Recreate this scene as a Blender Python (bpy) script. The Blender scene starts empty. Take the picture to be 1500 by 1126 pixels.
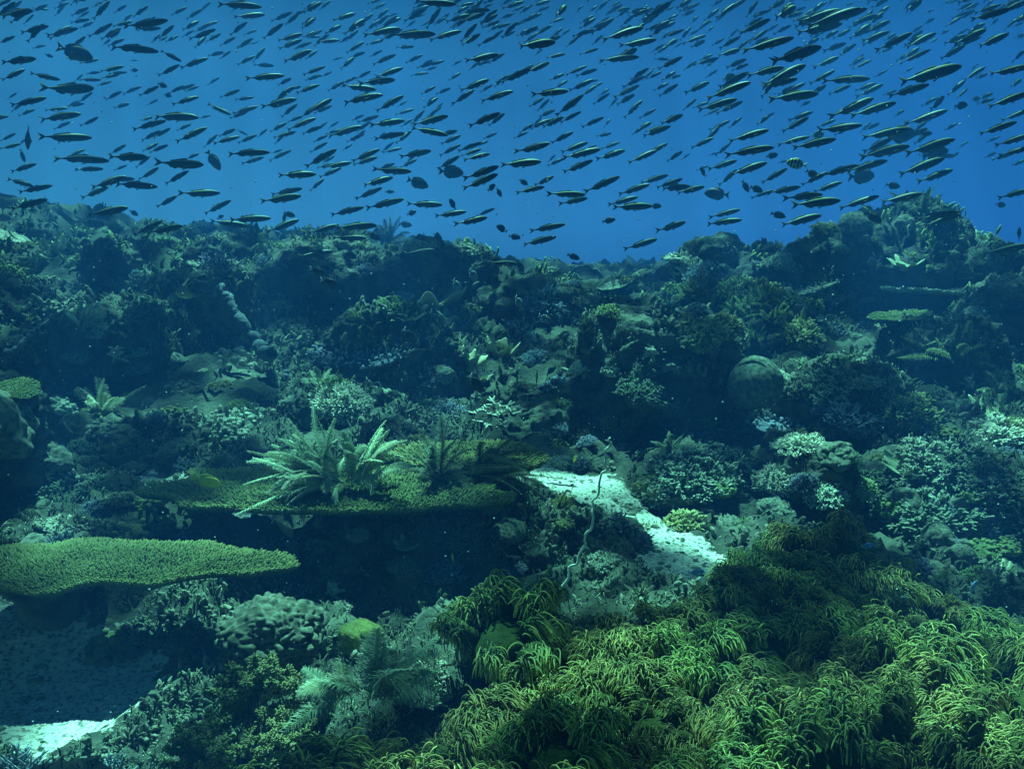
import bpy, math, random
import numpy as np
from mathutils import Vector, Matrix
from mathutils.bvhtree import BVHTree

random.seed(7)
rng = np.random.default_rng(7)
SC = bpy.context.scene
COL = SC.collection

# ------------------------------------------------------------------ camera
CAM = np.array([0.0, 0.0, 2.0])
F = 1299.0                       # focal length in photograph pixels (1500 wide)
PITCH = math.radians(10.2)
cam_data = bpy.data.cameras.new("camera")
cam = bpy.data.objects.new("camera", cam_data)
COL.objects.link(cam)
cam.location = CAM
cam.rotation_euler = (math.pi / 2 - PITCH, 0, 0)
cam_data.sensor_width = 36.0
cam_data.lens = 36.0 * F / 1500.0
cam_data.clip_start = 0.05
cam_data.clip_end = 400.0
SC.camera = cam

# ------------------------------------------------------------------ light
SUN_EL = math.radians(66)
SUN_AZ = math.radians(-14)       # from +Y (behind the reef) towards -X (left)
world = bpy.data.worlds.new("World")
SC.world = world
world.use_nodes = True
wn, wl = world.node_tree.nodes, world.node_tree.links
wn.clear()
wo = wn.new("ShaderNodeOutputWorld")
bg = wn.new("ShaderNodeBackground")
sky = wn.new("ShaderNodeTexSky")
sky.sky_type = 'NISHITA'
sky.sun_disc = False
sky.sun_elevation = SUN_EL
sky.sun_rotation = SUN_AZ
tint = wn.new("ShaderNodeMix"); tint.data_type = 'RGBA'; tint.blend_type = 'MULTIPLY'
tint.inputs[0].default_value = 1.0
tint.inputs[7].default_value = (0.0005, 0.006, 0.010, 1)     # daylight after metres of sea water
wl.new(sky.outputs[0], tint.inputs[6])
tc = wn.new("ShaderNodeTexCoord")
sep = wn.new("ShaderNodeSeparateXYZ")
wl.new(tc.outputs["Generated"], sep.inputs[0])
ramp = wn.new("ShaderNodeValToRGB")
mr = wn.new("ShaderNodeMapRange")
mr.inputs[1].default_value = -1.0; mr.inputs[2].default_value = 1.0
wl.new(sep.outputs[2], mr.inputs[0]); wl.new(mr.outputs[0], ramp.inputs[0])
cr = ramp.color_ramp
cr.elements[0].position = 0.0; cr.elements[0].color = (0.0004, 0.004, 0.008, 1)
cr.elements[1].position = 1.0; cr.elements[1].color = (0.0012, 0.009, 0.017, 1)
for p, c in ((0.40, (0.001, 0.015, 0.04, 1)), (0.50, (0.065, 0.34, 0.60, 1)),
             (0.575, (0.036, 0.20, 0.36, 1)), (0.615, (0.010, 0.065, 0.12, 1))):
    e = cr.elements.new(p); e.color = c
# the open sea is a little darker and bluer to the right
ramp2 = wn.new("ShaderNodeValToRGB")
mr2 = wn.new("ShaderNodeMapRange")
mr2.inputs[1].default_value = -0.5; mr2.inputs[2].default_value = 0.5
wl.new(sep.outputs[0], mr2.inputs[0]); wl.new(mr2.outputs[0], ramp2.inputs[0])
ramp2.color_ramp.elements[0].color = (1.0, 1.0, 0.9, 1)
ramp2.color_ramp.elements[1].color = (0.35, 0.42, 0.80, 1)
m2 = wn.new("ShaderNodeMix"); m2.data_type = 'RGBA'; m2.blend_type = 'MULTIPLY'; m2.inputs[0].default_value = 1.0
wl.new(ramp.outputs[0], m2.inputs[6]); wl.new(ramp2.outputs[0], m2.inputs[7])
addn = wn.new("ShaderNodeMix"); addn.data_type = 'RGBA'; addn.blend_type = 'ADD'; addn.inputs[0].default_value = 1.0
wl.new(tint.outputs[2], addn.inputs[6]); mr3 = wn.new("ShaderNodeMapRange"); mr3.inputs[1].default_value = -0.6; mr3.inputs[2].default_value = 0.7   # darker away from the sun's side
mr3.inputs[3].default_value = 0.05; mr3.inputs[4].default_value = 1.0
wl.new(sep.outputs[1], mr3.inputs[0])
m3 = wn.new("ShaderNodeMix"); m3.data_type = 'RGBA'; m3.blend_type = 'MULTIPLY'; m3.inputs[0].default_value = 1.0
wl.new(m2.outputs[2], m3.inputs[6]); wl.new(mr3.outputs[0], m3.inputs[7]); wl.new(m3.outputs[2], addn.inputs[7])
wl.new(addn.outputs[2], bg.inputs[0])
bg.inputs[1].default_value = 0.74
wl.new(bg.outputs[0], wo.inputs[0])

sun_data = bpy.data.lights.new("sun", 'SUN')
sun_data.energy = 5.0
sun_data.angle = math.radians(0.5)
sun_data.color = (0.30, 1.0, 0.80)
sun = bpy.data.objects.new("sun", sun_data)
COL.objects.link(sun)
sdir = Vector((math.sin(SUN_AZ) * math.cos(SUN_EL), math.cos(SUN_AZ) * math.cos(SUN_EL), math.sin(SUN_EL)))
sun.rotation_euler = sdir.to_track_quat('Z', 'Y').to_euler()
sun.location = sdir * 20

SC.view_settings.view_transform = 'Standard'
SC.view_settings.look = 'None'
SC.view_settings.exposure = 1.72
SC.view_settings.gamma = 1.0
SC.render.engine = 'CYCLES'
cy = SC.cycles
cy.max_bounces = 4; cy.diffuse_bounces = 2; cy.glossy_bounces = 1; cy.volume_bounces = 0
cy.transmission_bounces = 0
cy.use_denoising = True
try: cy.denoiser = 'OPENIMAGEDENOISE'
except Exception: pass
cy.sample_clamp_indirect = 3.0

# ------------------------------------------------------------------ pixel <-> world
_sp, _cp = math.sin(PITCH), math.cos(PITCH)
def ray(px, py):
    a, b = (px - 750) / F, -(py - 563) / F
    return np.array([a, _cp + b * _sp, -_sp + b * _cp])
def P(px, py, Y):
    d = ray(px, py)
    return CAM + d * (Y / d[1])
def proj(p):
    v = np.asarray(p, float) - CAM
    z = v[1] * _cp - v[2] * _sp
    u = v[1] * _sp + v[2] * _cp
    if z < 0.01: return (-9999, -9999, z)
    return (750 + F * v[0] / z, 563 - F * u / z, z)

# ------------------------------------------------------------------ noise (vectorised)
def _h(ix, iy, iz, s):
    n = (ix * 374761393 + iy * 668265263 + iz * 2147483647 + s * 1274126177) & 0xFFFFFFFF
    n = ((n ^ (n >> 13)) * 1103515245) & 0xFFFFFFFF
    n = ((n ^ (n >> 16)) * 2654435761) & 0xFFFFFFFF
    return ((n >> 8) & 0xFFFF) / 32767.5 - 1.0
def vnoise(p, s=0):
    i = np.floor(p).astype(np.int64); f = p - i
    f = f * f * (3 - 2 * f)
    r = 0
    for dx in (0, 1):
        wx = f[..., 0] if dx else 1 - f[..., 0]
        for dy in (0, 1):
            wy = f[..., 1] if dy else 1 - f[..., 1]
            for dz in (0, 1):
                wz = f[..., 2] if dz else 1 - f[..., 2]
                r = r + wx * wy * wz * _h(i[..., 0] + dx, i[..., 1] + dy, i[..., 2] + dz, s)
    return r
def fbm(p, o=4, s=0, g=0.5):
    r, a = 0, 1.0
    for k in range(o):
        r = r + a * vnoise(p * (2.03 ** k) + 17.3 * k, s + k)
        a *= g
    return r
def billow(p, o=3, s=0):
    r, a = 0, 1.0
    for k in range(o):
        r = r + a * (1 - 2 * np.abs(vnoise(p * (2.1 ** k) + 9.1 * k, s + k)))
        a *= 0.5
    return r

# ------------------------------------------------------------------ mesh building
class MB:
    def __init__(s):
        s.v, s.t, s.f, s.n, s.m = [], [], [], 0, []
    def add(s, v, f, t=None, mi=0):
        v = np.asarray(v, np.float32); f = np.asarray(f, np.int32)
        s.v.append(v); s.f.append(f + s.n); s.n += len(v)
        s.t.append(np.zeros(len(v), np.float32) if t is None else np.broadcast_to(np.asarray(t, np.float32), (len(v),)))
        s.m.append(np.full(len(f), mi, np.int32))
        return s
    def mesh(s, name, mats, smooth=True):
        me = bpy.data.meshes.new(name)
        V = np.concatenate(s.v)
        me.vertices.add(len(V)); me.vertices.foreach_set("co", V.ravel())
        tot = np.concatenate([np.full(len(f), f.shape[1], np.int32) for f in s.f])
        loops = np.concatenate([f.ravel() for f in s.f])
        me.loops.add(len(loops)); me.loops.foreach_set("vertex_index", loops.astype(np.int32))
        me.polygons.add(len(tot))
        st = np.concatenate([[0], np.cumsum(tot)[:-1]]).astype(np.int32)
        me.polygons.foreach_set("loop_start", st)
        me.polygons.foreach_set("loop_total", tot)
        me.polygons.foreach_set("material_index", np.concatenate(s.m))
        if smooth: me.polygons.foreach_set("use_smooth", np.ones(len(tot), bool))
        at = me.attributes.new("tip", 'FLOAT', 'POINT')
        at.data.foreach_set("value", np.concatenate(s.t).astype(np.float32))
        for m in (mats if isinstance(mats, (list, tuple)) else [mats]): me.materials.append(m)
        me.update(calc_edges=True)
        me.validate()
        return me
    def obj(s, name, mats, parent=None, smooth=True):
        o = bpy.data.objects.new(name, s.mesh(name, mats, smooth))
        COL.objects.link(o)
        if parent: o.parent = parent
        return o

def nrm(a):
    return a / np.maximum(np.linalg.norm(a, axis=-1, keepdims=True), 1e-9)

def tubes(mb, C, R, sides=4, t=None, mi=0, cap=True):
    """N tubes of K rings: C (N,K,3), R (N,K)."""
    C = np.asarray(C, float); N, K, _ = C.shape
    R = np.broadcast_to(np.asarray(R, float), (N, K))
    T = np.empty_like(C)
    T[:, 1:-1] = C[:, 2:] - C[:, :-2]; T[:, 0] = C[:, 1] - C[:, 0]; T[:, -1] = C[:, -1] - C[:, -2]
    T = nrm(T)
    ref = nrm(np.cross(T[:, 0], T[:, -1]) + 1e-3 * rng.normal(size=(N, 3)) + 0.02 * rng.normal(size=(N, 3)))
    ref = ref[:, None, :] + 0 * C
    U = nrm(ref - (ref * T).sum(-1, keepdims=True) * T)
    V = np.cross(T, U)
    a = np.arange(sides) * 2 * math.pi / sides
    ring = C[:, :, None] + R[:, :, None, None] * (np.cos(a)[None, None, :, None] * U[:, :, None] + np.sin(a)[None, None, :, None] * V[:, :, None])
    verts = ring.reshape(N, K * sides, 3)
    tt = np.linspace(0, 1, K)[None, :] + np.zeros((N, 1)) if t is None else np.broadcast_to(t, (N, K))
    tv = np.repeat(tt, sides, axis=1)
    f = []
    for k in range(K - 1):
        for j in range(sides):
            j2 = (j + 1) % sides
            f.append((k * sides + j, k * sides + j2, (k + 1) * sides + j2, (k + 1) * sides + j))
    f = np.array(f)
    base = (np.arange(N) * K * sides)[:, None, None]
    mb_n = mb.n
    mb.add(verts.reshape(-1, 3), (f[None] + base).reshape(-1, 4), tv.ravel(), mi)
    if cap:
        tipv = C[:, -1] + T[:, -1] * R[:, -1:] * 0.9
        s0 = mb.n
        idx = np.arange(N)
        rows = []
        for j in range(sides):
            a0 = idx * K * sides + (K - 1) * sides + j + mb_n
            a1 = idx * K * sides + (K - 1) * sides + (j + 1) % sides + mb_n
            rows.append(np.stack([a0, a1, idx + s0], 1))
        mb.add(tipv, np.zeros((0, 3), int), tt[:, -1])
        mb.f.append(np.concatenate(rows).astype(np.int32)); mb.m.append(np.full(N * sides, mi, np.int32))
    return mb

_ico = {}
def ico(level):
    if level not in _ico:
        import bmesh
        bm = bmesh.new(); bmesh.ops.create_icosphere(bm, subdivisions=level, radius=1)
        v = np.array([x.co[:] for x in bm.verts]); f = np.array([[q.index for q in p.verts] for p in bm.faces])
        bm.free(); _ico[level] = (v, f)
    return _ico[level]

# ------------------------------------------------------------------ materials
def mat(name, c0, c1=None, tip=None, scale=6.0, rough=0.9, bump=0.4, bscale=60, var=0.35, spec=0.15, detail=6, tipstart=0.45, coord='Object'):
    m = bpy.data.materials.new(name); m.use_nodes = True
    n, l = m.node_tree.nodes, m.node_tree.links
    b = n["Principled BSDF"]; b.inputs["Roughness"].default_value = rough
    b.inputs["Specular IOR Level"].default_value = spec
    c1 = c1 or c0
    t = n.new("ShaderNodeTexCoord")
    no = n.new("ShaderNodeTexNoise"); no.inputs["Scale"].default_value = scale; no.inputs["Detail"].default_value = detail
    l.new(t.outputs[coord], no.inputs["Vector"])
    rp = n.new("ShaderNodeValToRGB")
    rp.color_ramp.elements[0].position = 0.38; rp.color_ramp.elements[0].color = (*c0, 1)
    rp.color_ramp.elements[1].position = 0.64; rp.color_ramp.elements[1].color = (*c1, 1)
    l.new(no.outputs[0], rp.inputs[0]); out = rp.outputs[0]
    if tip:
        a = n.new("ShaderNodeAttribute"); a.attribute_name = "tip"
        mr = n.new("ShaderNodeMapRange"); mr.inputs[1].default_value = tipstart
        l.new(a.outputs["Fac"], mr.inputs[0])
        mx = n.new("ShaderNodeMix"); mx.data_type = 'RGBA'; mx.inputs[7].default_value = (*tip, 1)
        l.new(mr.outputs[0], mx.inputs[0]); l.new(out, mx.inputs[6]); out = mx.outputs[2]
    if var:
        oi = n.new("ShaderNodeObjectInfo")
        hs = n.new("ShaderNodeHueSaturation")
        m1 = n.new("ShaderNodeMapRange"); m1.inputs[3].default_value = 1 - var; m1.inputs[4].default_value = 1 + var
        l.new(oi.outputs["Random"], m1.inputs[0]); l.new(m1.outputs[0], hs.inputs["Value"])
        m3 = n.new("ShaderNodeMapRange"); m3.inputs[3].default_value = 0.46; m3.inputs[4].default_value = 0.54
        mm = n.new("ShaderNodeMath"); mm.operation = 'MULTIPLY'; mm.inputs[1].default_value = 7.13
        mf = n.new("ShaderNodeMath"); mf.operation = 'FRACT'
        l.new(oi.outputs["Random"], mm.inputs[0]); l.new(mm.outputs[0], mf.inputs[0]); l.new(mf.outputs[0], m3.inputs[0])
        l.new(m3.outputs[0], hs.inputs["Hue"]); l.new(out, hs.inputs["Color"]); out = hs.outputs[0]
    l.new(out, b.inputs["Base Color"])
    if bump:
        n2 = n.new("ShaderNodeTexNoise"); n2.inputs["Scale"].default_value = bscale; n2.inputs["Detail"].default_value = 5
        l.new(t.outputs[coord], n2.inputs["Vector"])
        bp = n.new("ShaderNodeBump"); bp.inputs["Strength"].default_value = bump; bp.inputs["Distance"].default_value = 0.02
        l.new(n2.outputs[0], bp.inputs["Height"]); l.new(bp.outputs[0], b.inputs["Normal"])
    return m

M = {}
M['rock'] = mat('reef_rock', (0.025, 0.03, 0.025), (0.15, 0.17, 0.12), scale=7, bump=0.9, bscale=40, var=0.2, detail=9)
M['turf'] = mat('algal_turf', (0.05, 0.065, 0.035), (0.20, 0.22, 0.13), tip=(0.36, 0.40, 0.26), scale=3, bump=0, var=0)
M['pale'] = mat('pale_coral', (0.20, 0.22, 0.15), (0.42, 0.46, 0.32), tip=(0.74, 0.78, 0.6), bump=0.3)
M['blue'] = mat('bluish_coral', (0.05, 0.07, 0.08), (0.13, 0.16, 0.19), tip=(0.32, 0.38, 0.43), bump=0.3, var=0.3)
M['grey'] = mat('grey_coral', (0.06, 0.075, 0.055), (0.13, 0.155, 0.11), tip=(0.40, 0.45, 0.32), bump=0.3, tipstart=0.6)
M['olive'] = mat('olive_coral', (0.08, 0.10, 0.03), (0.22, 0.26, 0.09), tip=(0.42, 0.46, 0.2), bump=0.3)
M['dark'] = mat('dark_coral', (0.03, 0.04, 0.03), (0.10, 0.12, 0.08), tip=(0.2, 0.24, 0.16), bump=0.3)
M['table'] = mat('table_coral', (0.05, 0.075, 0.03), (0.09, 0.13, 0.05), tip=(0.26, 0.30, 0.11), scale=4, bump=0.2, var=0.1, tipstart=0.5)
M['plume'] = mat('pale_plume', (0.42, 0.50, 0.30), (0.58, 0.68, 0.42), tip=(0.66, 0.74, 0.48), bump=0, var=0.2)
M['plumedark'] = mat('brown_plume', (0.10, 0.10, 0.06), (0.16, 0.17, 0.10), tip=(0.34, 0.40, 0.24), bump=0, var=0.2)
M['soft'] = mat('green_soft_coral', (0.09, 0.10, 0.03), (0.18, 0.20, 0.06), tip=(0.80, 0.76, 0.20), scale=3, bump=0, var=0.15, tipstart=0.35, rough=0.7, spec=0.3)
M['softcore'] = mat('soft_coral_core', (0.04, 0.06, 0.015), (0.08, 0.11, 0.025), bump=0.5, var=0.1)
M['boulder'] = mat('boulder_coral', (0.11, 0.13, 0.09), (0.36, 0.40, 0.28), bump=0.7, bscale=60, scale=7, var=0.2)
M['greenb'] = mat('green_boulder_coral', (0.22, 0.25, 0.07), (0.36, 0.40, 0.12), bump=0.7, bscale=60, scale=9, var=0.1)
M['leather'] = mat('leather_coral', (0.28, 0.30, 0.16), (0.42, 0.45, 0.26), tip=(0.65, 0.7, 0.42), bump=0.2, bscale=90, var=0.15, tipstart=0.7)
M['whip'] = mat('sea_whip', (0.75, 0.80, 0.62), (0.85, 0.88, 0.7), bump=0.2, var=0)
M['sponge'] = mat('sponge', (0.12, 0.14, 0.16), (0.24, 0.28, 0.3), bump=0.5, var=0.2)
M['snow'] = mat('drifting_specks', (0.55, 0.65, 0.65), bump=0, var=0)

def fish_mat(name, body, back, belly, stripes=None, zback=0.7):
    m = bpy.data.materials.new(name); m.use_nodes = True
    n, l = m.node_tree.nodes, m.node_tree.links
    b = n["Principled BSDF"]; b.inputs["Roughness"].default_value = 0.55; b.inputs["Specular IOR Level"].default_value = 0.5
    a = n.new("ShaderNodeAttribute"); a.attribute_name = "tip"   # 0 belly .. 1 back, painted as the fish's own colouring
    rp = n.new("ShaderNodeValToRGB"); e = rp.color_ramp.elements
    e[0].position = 0.0; e[0].color = (*belly, 1); e[1].position = 1.0; e[1].color = (*back, 1)
    x = e.new(0.25); x.color = (*body, 1); x = e.new(zback); x.color = (*body, 1); x = e.new(min(zback + 0.1, 0.97)); x.color = (*back, 1)
    l.new(a.outputs["Fac"], rp.inputs[0]); out = rp.outputs[0]
    if stripes:
        t = n.new("ShaderNodeTexCoord"); w = n.new("ShaderNodeTexWave"); w.bands_direction = 'X'; w.inputs["Scale"].default_value = 2.1
        l.new(t.outputs["Object"], w.inputs["Vector"])
        g = n.new("ShaderNodeMath"); g.operation = 'GREATER_THAN'; g.inputs[1].default_value = 0.6; l.new(w.outputs["Fac"], g.inputs[0])
        mx = n.new("ShaderNodeMix"); mx.data_type = 'RGBA'; mx.inputs[7].default_value = (*stripes, 1)
        l.new(g.outputs[0], mx.inputs[0]); l.new(out, mx.inputs[6]); out = mx.outputs[2]
    l.new(out, b.inputs["Base Color"])
    return m
M['fus'] = fish_mat('slender_fish_skin', (0.030, 0.042, 0.05), (0.25, 0.30, 0.06), (0.05, 0.065, 0.07), zback=0.84)
M['fin'] = mat('fish_fin', (0.10, 0.12, 0.09), bump=0, var=0.2)
M['whitefin'] = mat('white_fin', (0.75, 0.8, 0.8), bump=0, var=0)
M['dams'] = fish_mat('dark_damsel_skin', (0.02, 0.022, 0.028), (0.03, 0.035, 0.04), (0.03, 0.035, 0.04))
M['surg'] = fish_mat('oval_fish_skin', (0.07, 0.10, 0.13), (0.12, 0.15, 0.16), (0.12, 0.15, 0.16))
M['bluef'] = fish_mat('pale_blue_fish_skin', (0.12, 0.30, 0.60), (0.2, 0.4, 0.75), (0.3, 0.45, 0.6))
M['serg'] = fish_mat('banded_fish_skin', (0.40, 0.5, 0.5), (0.6, 0.65, 0.12), (0.4, 0.5, 0.5), stripes=(0.012, 0.015, 0.02))
M['yel'] = fish_mat('yellow_fish_skin', (0.55, 0.55, 0.05), (0.65, 0.65, 0.05), (0.5, 0.5, 0.1))
M['eye'] = mat('fish_eye', (0.01, 0.01, 0.012), bump=0, var=0, rough=0.2)

# ------------------------------------------------------------------ added sheet above the view: its painted pattern masks the sun into caustic dapples
GOBO = (2.8, 1.4)
def add_dapple_gobo():
    m = bpy.data.materials.new("dapple_gobo_pattern"); m.use_nodes = True
    n, l = m.node_tree.nodes, m.node_tree.links; n.clear()
    o = n.new("ShaderNodeOutputMaterial"); tr = n.new("ShaderNodeBsdfTransparent")
    t = n.new("ShaderNodeTexCoord"); w = n.new("ShaderNodeTexNoise"); w.inputs["Scale"].default_value = 1.7; w.inputs["Detail"].default_value = 2; l.new(t.outputs["Object"], w.inputs[0])
    ad = n.new("ShaderNodeMix"); ad.data_type = 'RGBA'; ad.blend_type = 'ADD'; ad.inputs[0].default_value = 0.45
    mp = n.new("ShaderNodeMapping"); mp.inputs["Location"].default_value = (GOBO[0], GOBO[1], 0.0); l.new(t.outputs["Object"], mp.inputs[0])
    l.new(mp.outputs[0], w.inputs[0])
    l.new(mp.outputs[0], ad.inputs[6]); l.new(w.outputs["Color"], ad.inputs[7])
    v = n.new("ShaderNodeTexVoronoi"); v.feature = 'SMOOTH_F1'; v.inputs["Scale"].default_value = 1.8; v.inputs["Smoothness"].default_value = 0.35; l.new(ad.outputs[2], v.inputs["Vector"])
    r = n.new("ShaderNodeMapRange"); r.inputs[1].default_value = 0.34; r.inputs[2].default_value = 0.70; r.inputs[3].default_value = 0.05; r.inputs[4].default_value = 1.0
    r.interpolation_type = 'SMOOTHSTEP'
    l.new(v.outputs["Distance"], r.inputs[0]); l.new(r.outputs[0], tr.inputs[0]); l.new(tr.outputs[0], o.inputs[0])  # cell pattern in the transparency colour imitates caustics by holding back sunlight
    mb = MB(); x, y = np.meshgrid(np.linspace(-45, 45, 90), np.linspace(-20, 46, 70), indexing='ij')
    z = 14 + .12 * np.sin(x * 1.3 + y * .7) + .08 * np.sin(y * 2.1 - x)
    I_ = np.arange(x.size).reshape(x.shape)
    mb.add(np.stack([x, y, z], -1).reshape(-1, 3), np.stack([I_[:-1, :-1], I_[1:, :-1], I_[1:, 1:], I_[:-1, 1:]], -1).reshape(-1, 4))
    s = mb.obj('dapple_gobo_sheet', m); s['kind'] = 'structure'
add_dapple_gobo()

# ------------------------------------------------------------------ naming and labels
def tag(o, label=None, cat=None, group=None, kind=None):
    if label: o['label'] = label
    if cat: o['category'] = cat
    if group: o['group'] = group
    if kind: o['kind'] = kind
    return o
def empty(name, loc=(0, 0, 0)):
    o = bpy.data.objects.new(name, None); o.empty_display_size = 0.05
    COL.objects.link(o); o.location = loc
    return o
def copy_tree(o, parent=None):
    c = o.copy(); COL.objects.link(c)
    if parent:
        c.parent = parent
        c.matrix_parent_inverse = o.matrix_parent_inverse.copy()
    for ch in list(o.children): copy_tree(ch, c)
    return c
ORD = ['leftmost', 'second', 'third', 'fourth', 'fifth', 'sixth', 'seventh', 'eighth', 'ninth', 'tenth', 'eleventh', 'twelfth',
       'thirteenth', 'fourteenth', 'fifteenth', 'sixteenth', 'seventeenth', 'eighteenth', 'nineteenth', 'twentieth', 'twenty-first',
       'twenty-second', 'twenty-third', 'twenty-fourth', 'twenty-fifth', 'twenty-sixth', 'twenty-seventh', 'twenty-eighth']
PENDING = []      # (object, base label, px) -> numbered from the left at the end where a label repeats
def later(o, base, px): PENDING.append((o, base, px))
def finish_labels():
    d = {}
    for o, b, px in PENDING: d.setdefault(b, []).append((px, o))
    for b, lst in d.items():
        lst.sort(key=lambda q: q[0])
        for i, (px, o) in enumerate(lst):
            if len(lst) == 1: o['label'] = b
            elif i == len(lst) - 1: o['label'] = b + ', rightmost of these'
            elif i == 0: o['label'] = b + ', leftmost of these'
            else: o['label'] = b + ', ' + (ORD[i] if i < len(ORD) else str(i + 1) + 'th') + ' from left'

# ------------------------------------------------------------------ the sea bed
CP = [  # (px, py, Y): points of the reef surface
    (60, 1040, 2.75), (150, 1100, 2.5), (-300, 1040, 2.75), (-300, 800, 3.6), (300, 1126, 2.4), (450, 1126, 2.2),
    (560, 1126, 2.0), (620, 1080, 2.2), (700, 960, 2.6), (850, 950, 2.65), (950, 960, 2.6), (750, 1126, 1.85), (1000, 1126, 1.8), (1300, 1126, 1.8),
    (1040, 940, 2.85), (1210, 850, 3.15), (1330, 900, 3.1), (1450, 960, 3.0), (1600, 980, 3.0), (1200, 1000, 2.3), (1450, 1050, 2.3),
    (1030, 842, 3.5), (960, 775, 4.1), (860, 715, 4.8), (800, 690, 5.1), (1100, 830, 3.9), (1300, 800, 4.1), (1500, 840, 4.1), (1700, 820, 4.1),
    (600, 930, 3.4), (450, 900, 3.3), (300, 800, 3.8), (100, 860, 3.4), (200, 725, 4.6), (0, 740, 4.5),
    (400, 640, 5.6), (600, 610, 6.1), (750, 600, 6.4), (900, 620, 6.2), (100, 640, 5.6), (-200, 600, 5.8), (1100, 640, 6.3), (1300, 620, 6.0), (1500, 620, 6.0), (1750, 600, 6),
    (600, 500, 7.8), (450, 520, 7.4), (250, 500, 7.4), (50, 500, 7.4), (-250, 480, 7.4), (800, 500, 8.0), (950, 500, 8.0), (1150, 500, 8.0), (1350, 500, 8.0), (1550, 500, 8),
    (150, 380, 9.6), (-100, 370, 9.6), (400, 380, 9.8), (620, 372, 10.2), (750, 420, 10.5), (860, 445, 12.0), (930, 430, 11.5), (1050, 375, 11.0), (1180, 400, 10.8),
    (1320, 360, 10.4), (1440, 430, 10.2), (1600, 440, 10.2), (-200, 330, 14), (30, 312, 14), (250, 350, 15), (500, 365, 17), (900, 430, 20), (1300, 420, 18), (1700, 440, 18),
    (0, 380, 30), (750, 425, 34), (1500, 430, 34), (-600, 380, 30), (2000, 430, 30)]
cps = np.array([P(*c) for c in CP])
cps = np.vstack([cps, [[x, y, 0.75] for x in (-2, -1, 0, 1, 2) for y in (-1.5, 0.3, 1.0)]])
SAND = [((790, 690, 5.1), .12), ((860, 712, 4.8), .20), ((935, 752, 4.3), .10), ((1000, 810, 3.8), .19), ((1035, 842, 3.5), .26), ((1065, 875, 3.25), .14),
        ((-60, 1030, 2.8), .45), ((90, 1040, 2.8), .30), ((190, 722, 4.7), .22), ((330, 740, 4.4), .2), ((1495, 1125, 1.9), .12), ((1500, 940, 3.1), .10)]
SP = [(P(*a)[:2], w) for a, w in SAND]
SEG = [(0, 1), (1, 2), (2, 3), (3, 4), (4, 5), (6, 7), (8, 9), (10, 10), (11, 11)]
def sandmask(x, y):
    q = np.stack([x, y], -1); m = np.zeros(x.shape)
    for i, j in SEG:
        a, b = SP[i][0], SP[j][0]; ab = b - a; L = max((ab ** 2).sum(), 1e-9)
        t = np.clip(((q - a) @ ab) / L, 0, 1) if L > 1e-8 else np.zeros(x.shape)
        d = np.linalg.norm(q - (a + t[..., None] * ab), axis=-1); w = SP[i][1] * (1 - t) + SP[j][1] * t
        m = np.maximum(m, np.clip(1.6 - d / w, 0, 1))
    return m
def ground_z(x, y):
    sh = x.shape; x = x.ravel(); y = y.ravel(); out = np.empty(len(x))
    for s in range(0, len(x), 20000):
        X, Y = x[s:s + 20000, None], y[s:s + 20000, None]
        sc = 0.12 + 0.10 * np.maximum(Y, 0)
        d2 = ((X - cps[:, 0]) / sc) ** 2 + ((Y - cps[:, 1]) / (sc * 1.2)) ** 2 + 0.35
        w = d2 ** -2.0
        out[s:s + 20000] = (w * cps[:, 2]).sum(1) / w.sum(1)
    return out.reshape(sh)
rows = np.concatenate([np.linspace(-1.5, 1.2, 20), 1.2 * (25 / 1.2) ** np.linspace(0.005, 1, 330)])
cols = np.linspace(-1, 1, 380)
Yg, Ug = np.meshgrid(rows, cols, indexing='ij')
Xg = Ug * (0.85 * np.maximum(Yg, 0) + 2.6)
Zg = ground_z(Xg, Yg)
sm = sandmask(Xg, Yg)
pts = np.stack([Xg, Yg, Zg], -1)
rough = (fbm(pts * 1.6, 3, 5) * 0.13 + billow(pts * 5.5, 4, 9) * 0.055 + billow(pts * 15, 2, 19) * 0.02 + fbm(pts * 30, 2, 4) * 0.012) * (1 + np.clip(pts[..., 1] - 8, 0, 20)[..., None][..., 0] * .12)
Zg = Zg + rough * (1 - 0.93 * np.clip(sm * 1.5, 0, 1)) + sm * 0.008 * fbm(pts * 18, 2, 3)
V = np.stack([Xg, Yg, Zg], -1).reshape(-1, 3)
nr, nc = Xg.shape
I = np.arange(nr * nc).reshape(nr, nc)
Fg = np.stack([I[:-1, :-1], I[:-1, 1:], I[1:, 1:], I[1:, :-1]], -1).reshape(-1, 4)
gm = MB(); gm.add(V, Fg, sm.ravel())
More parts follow.
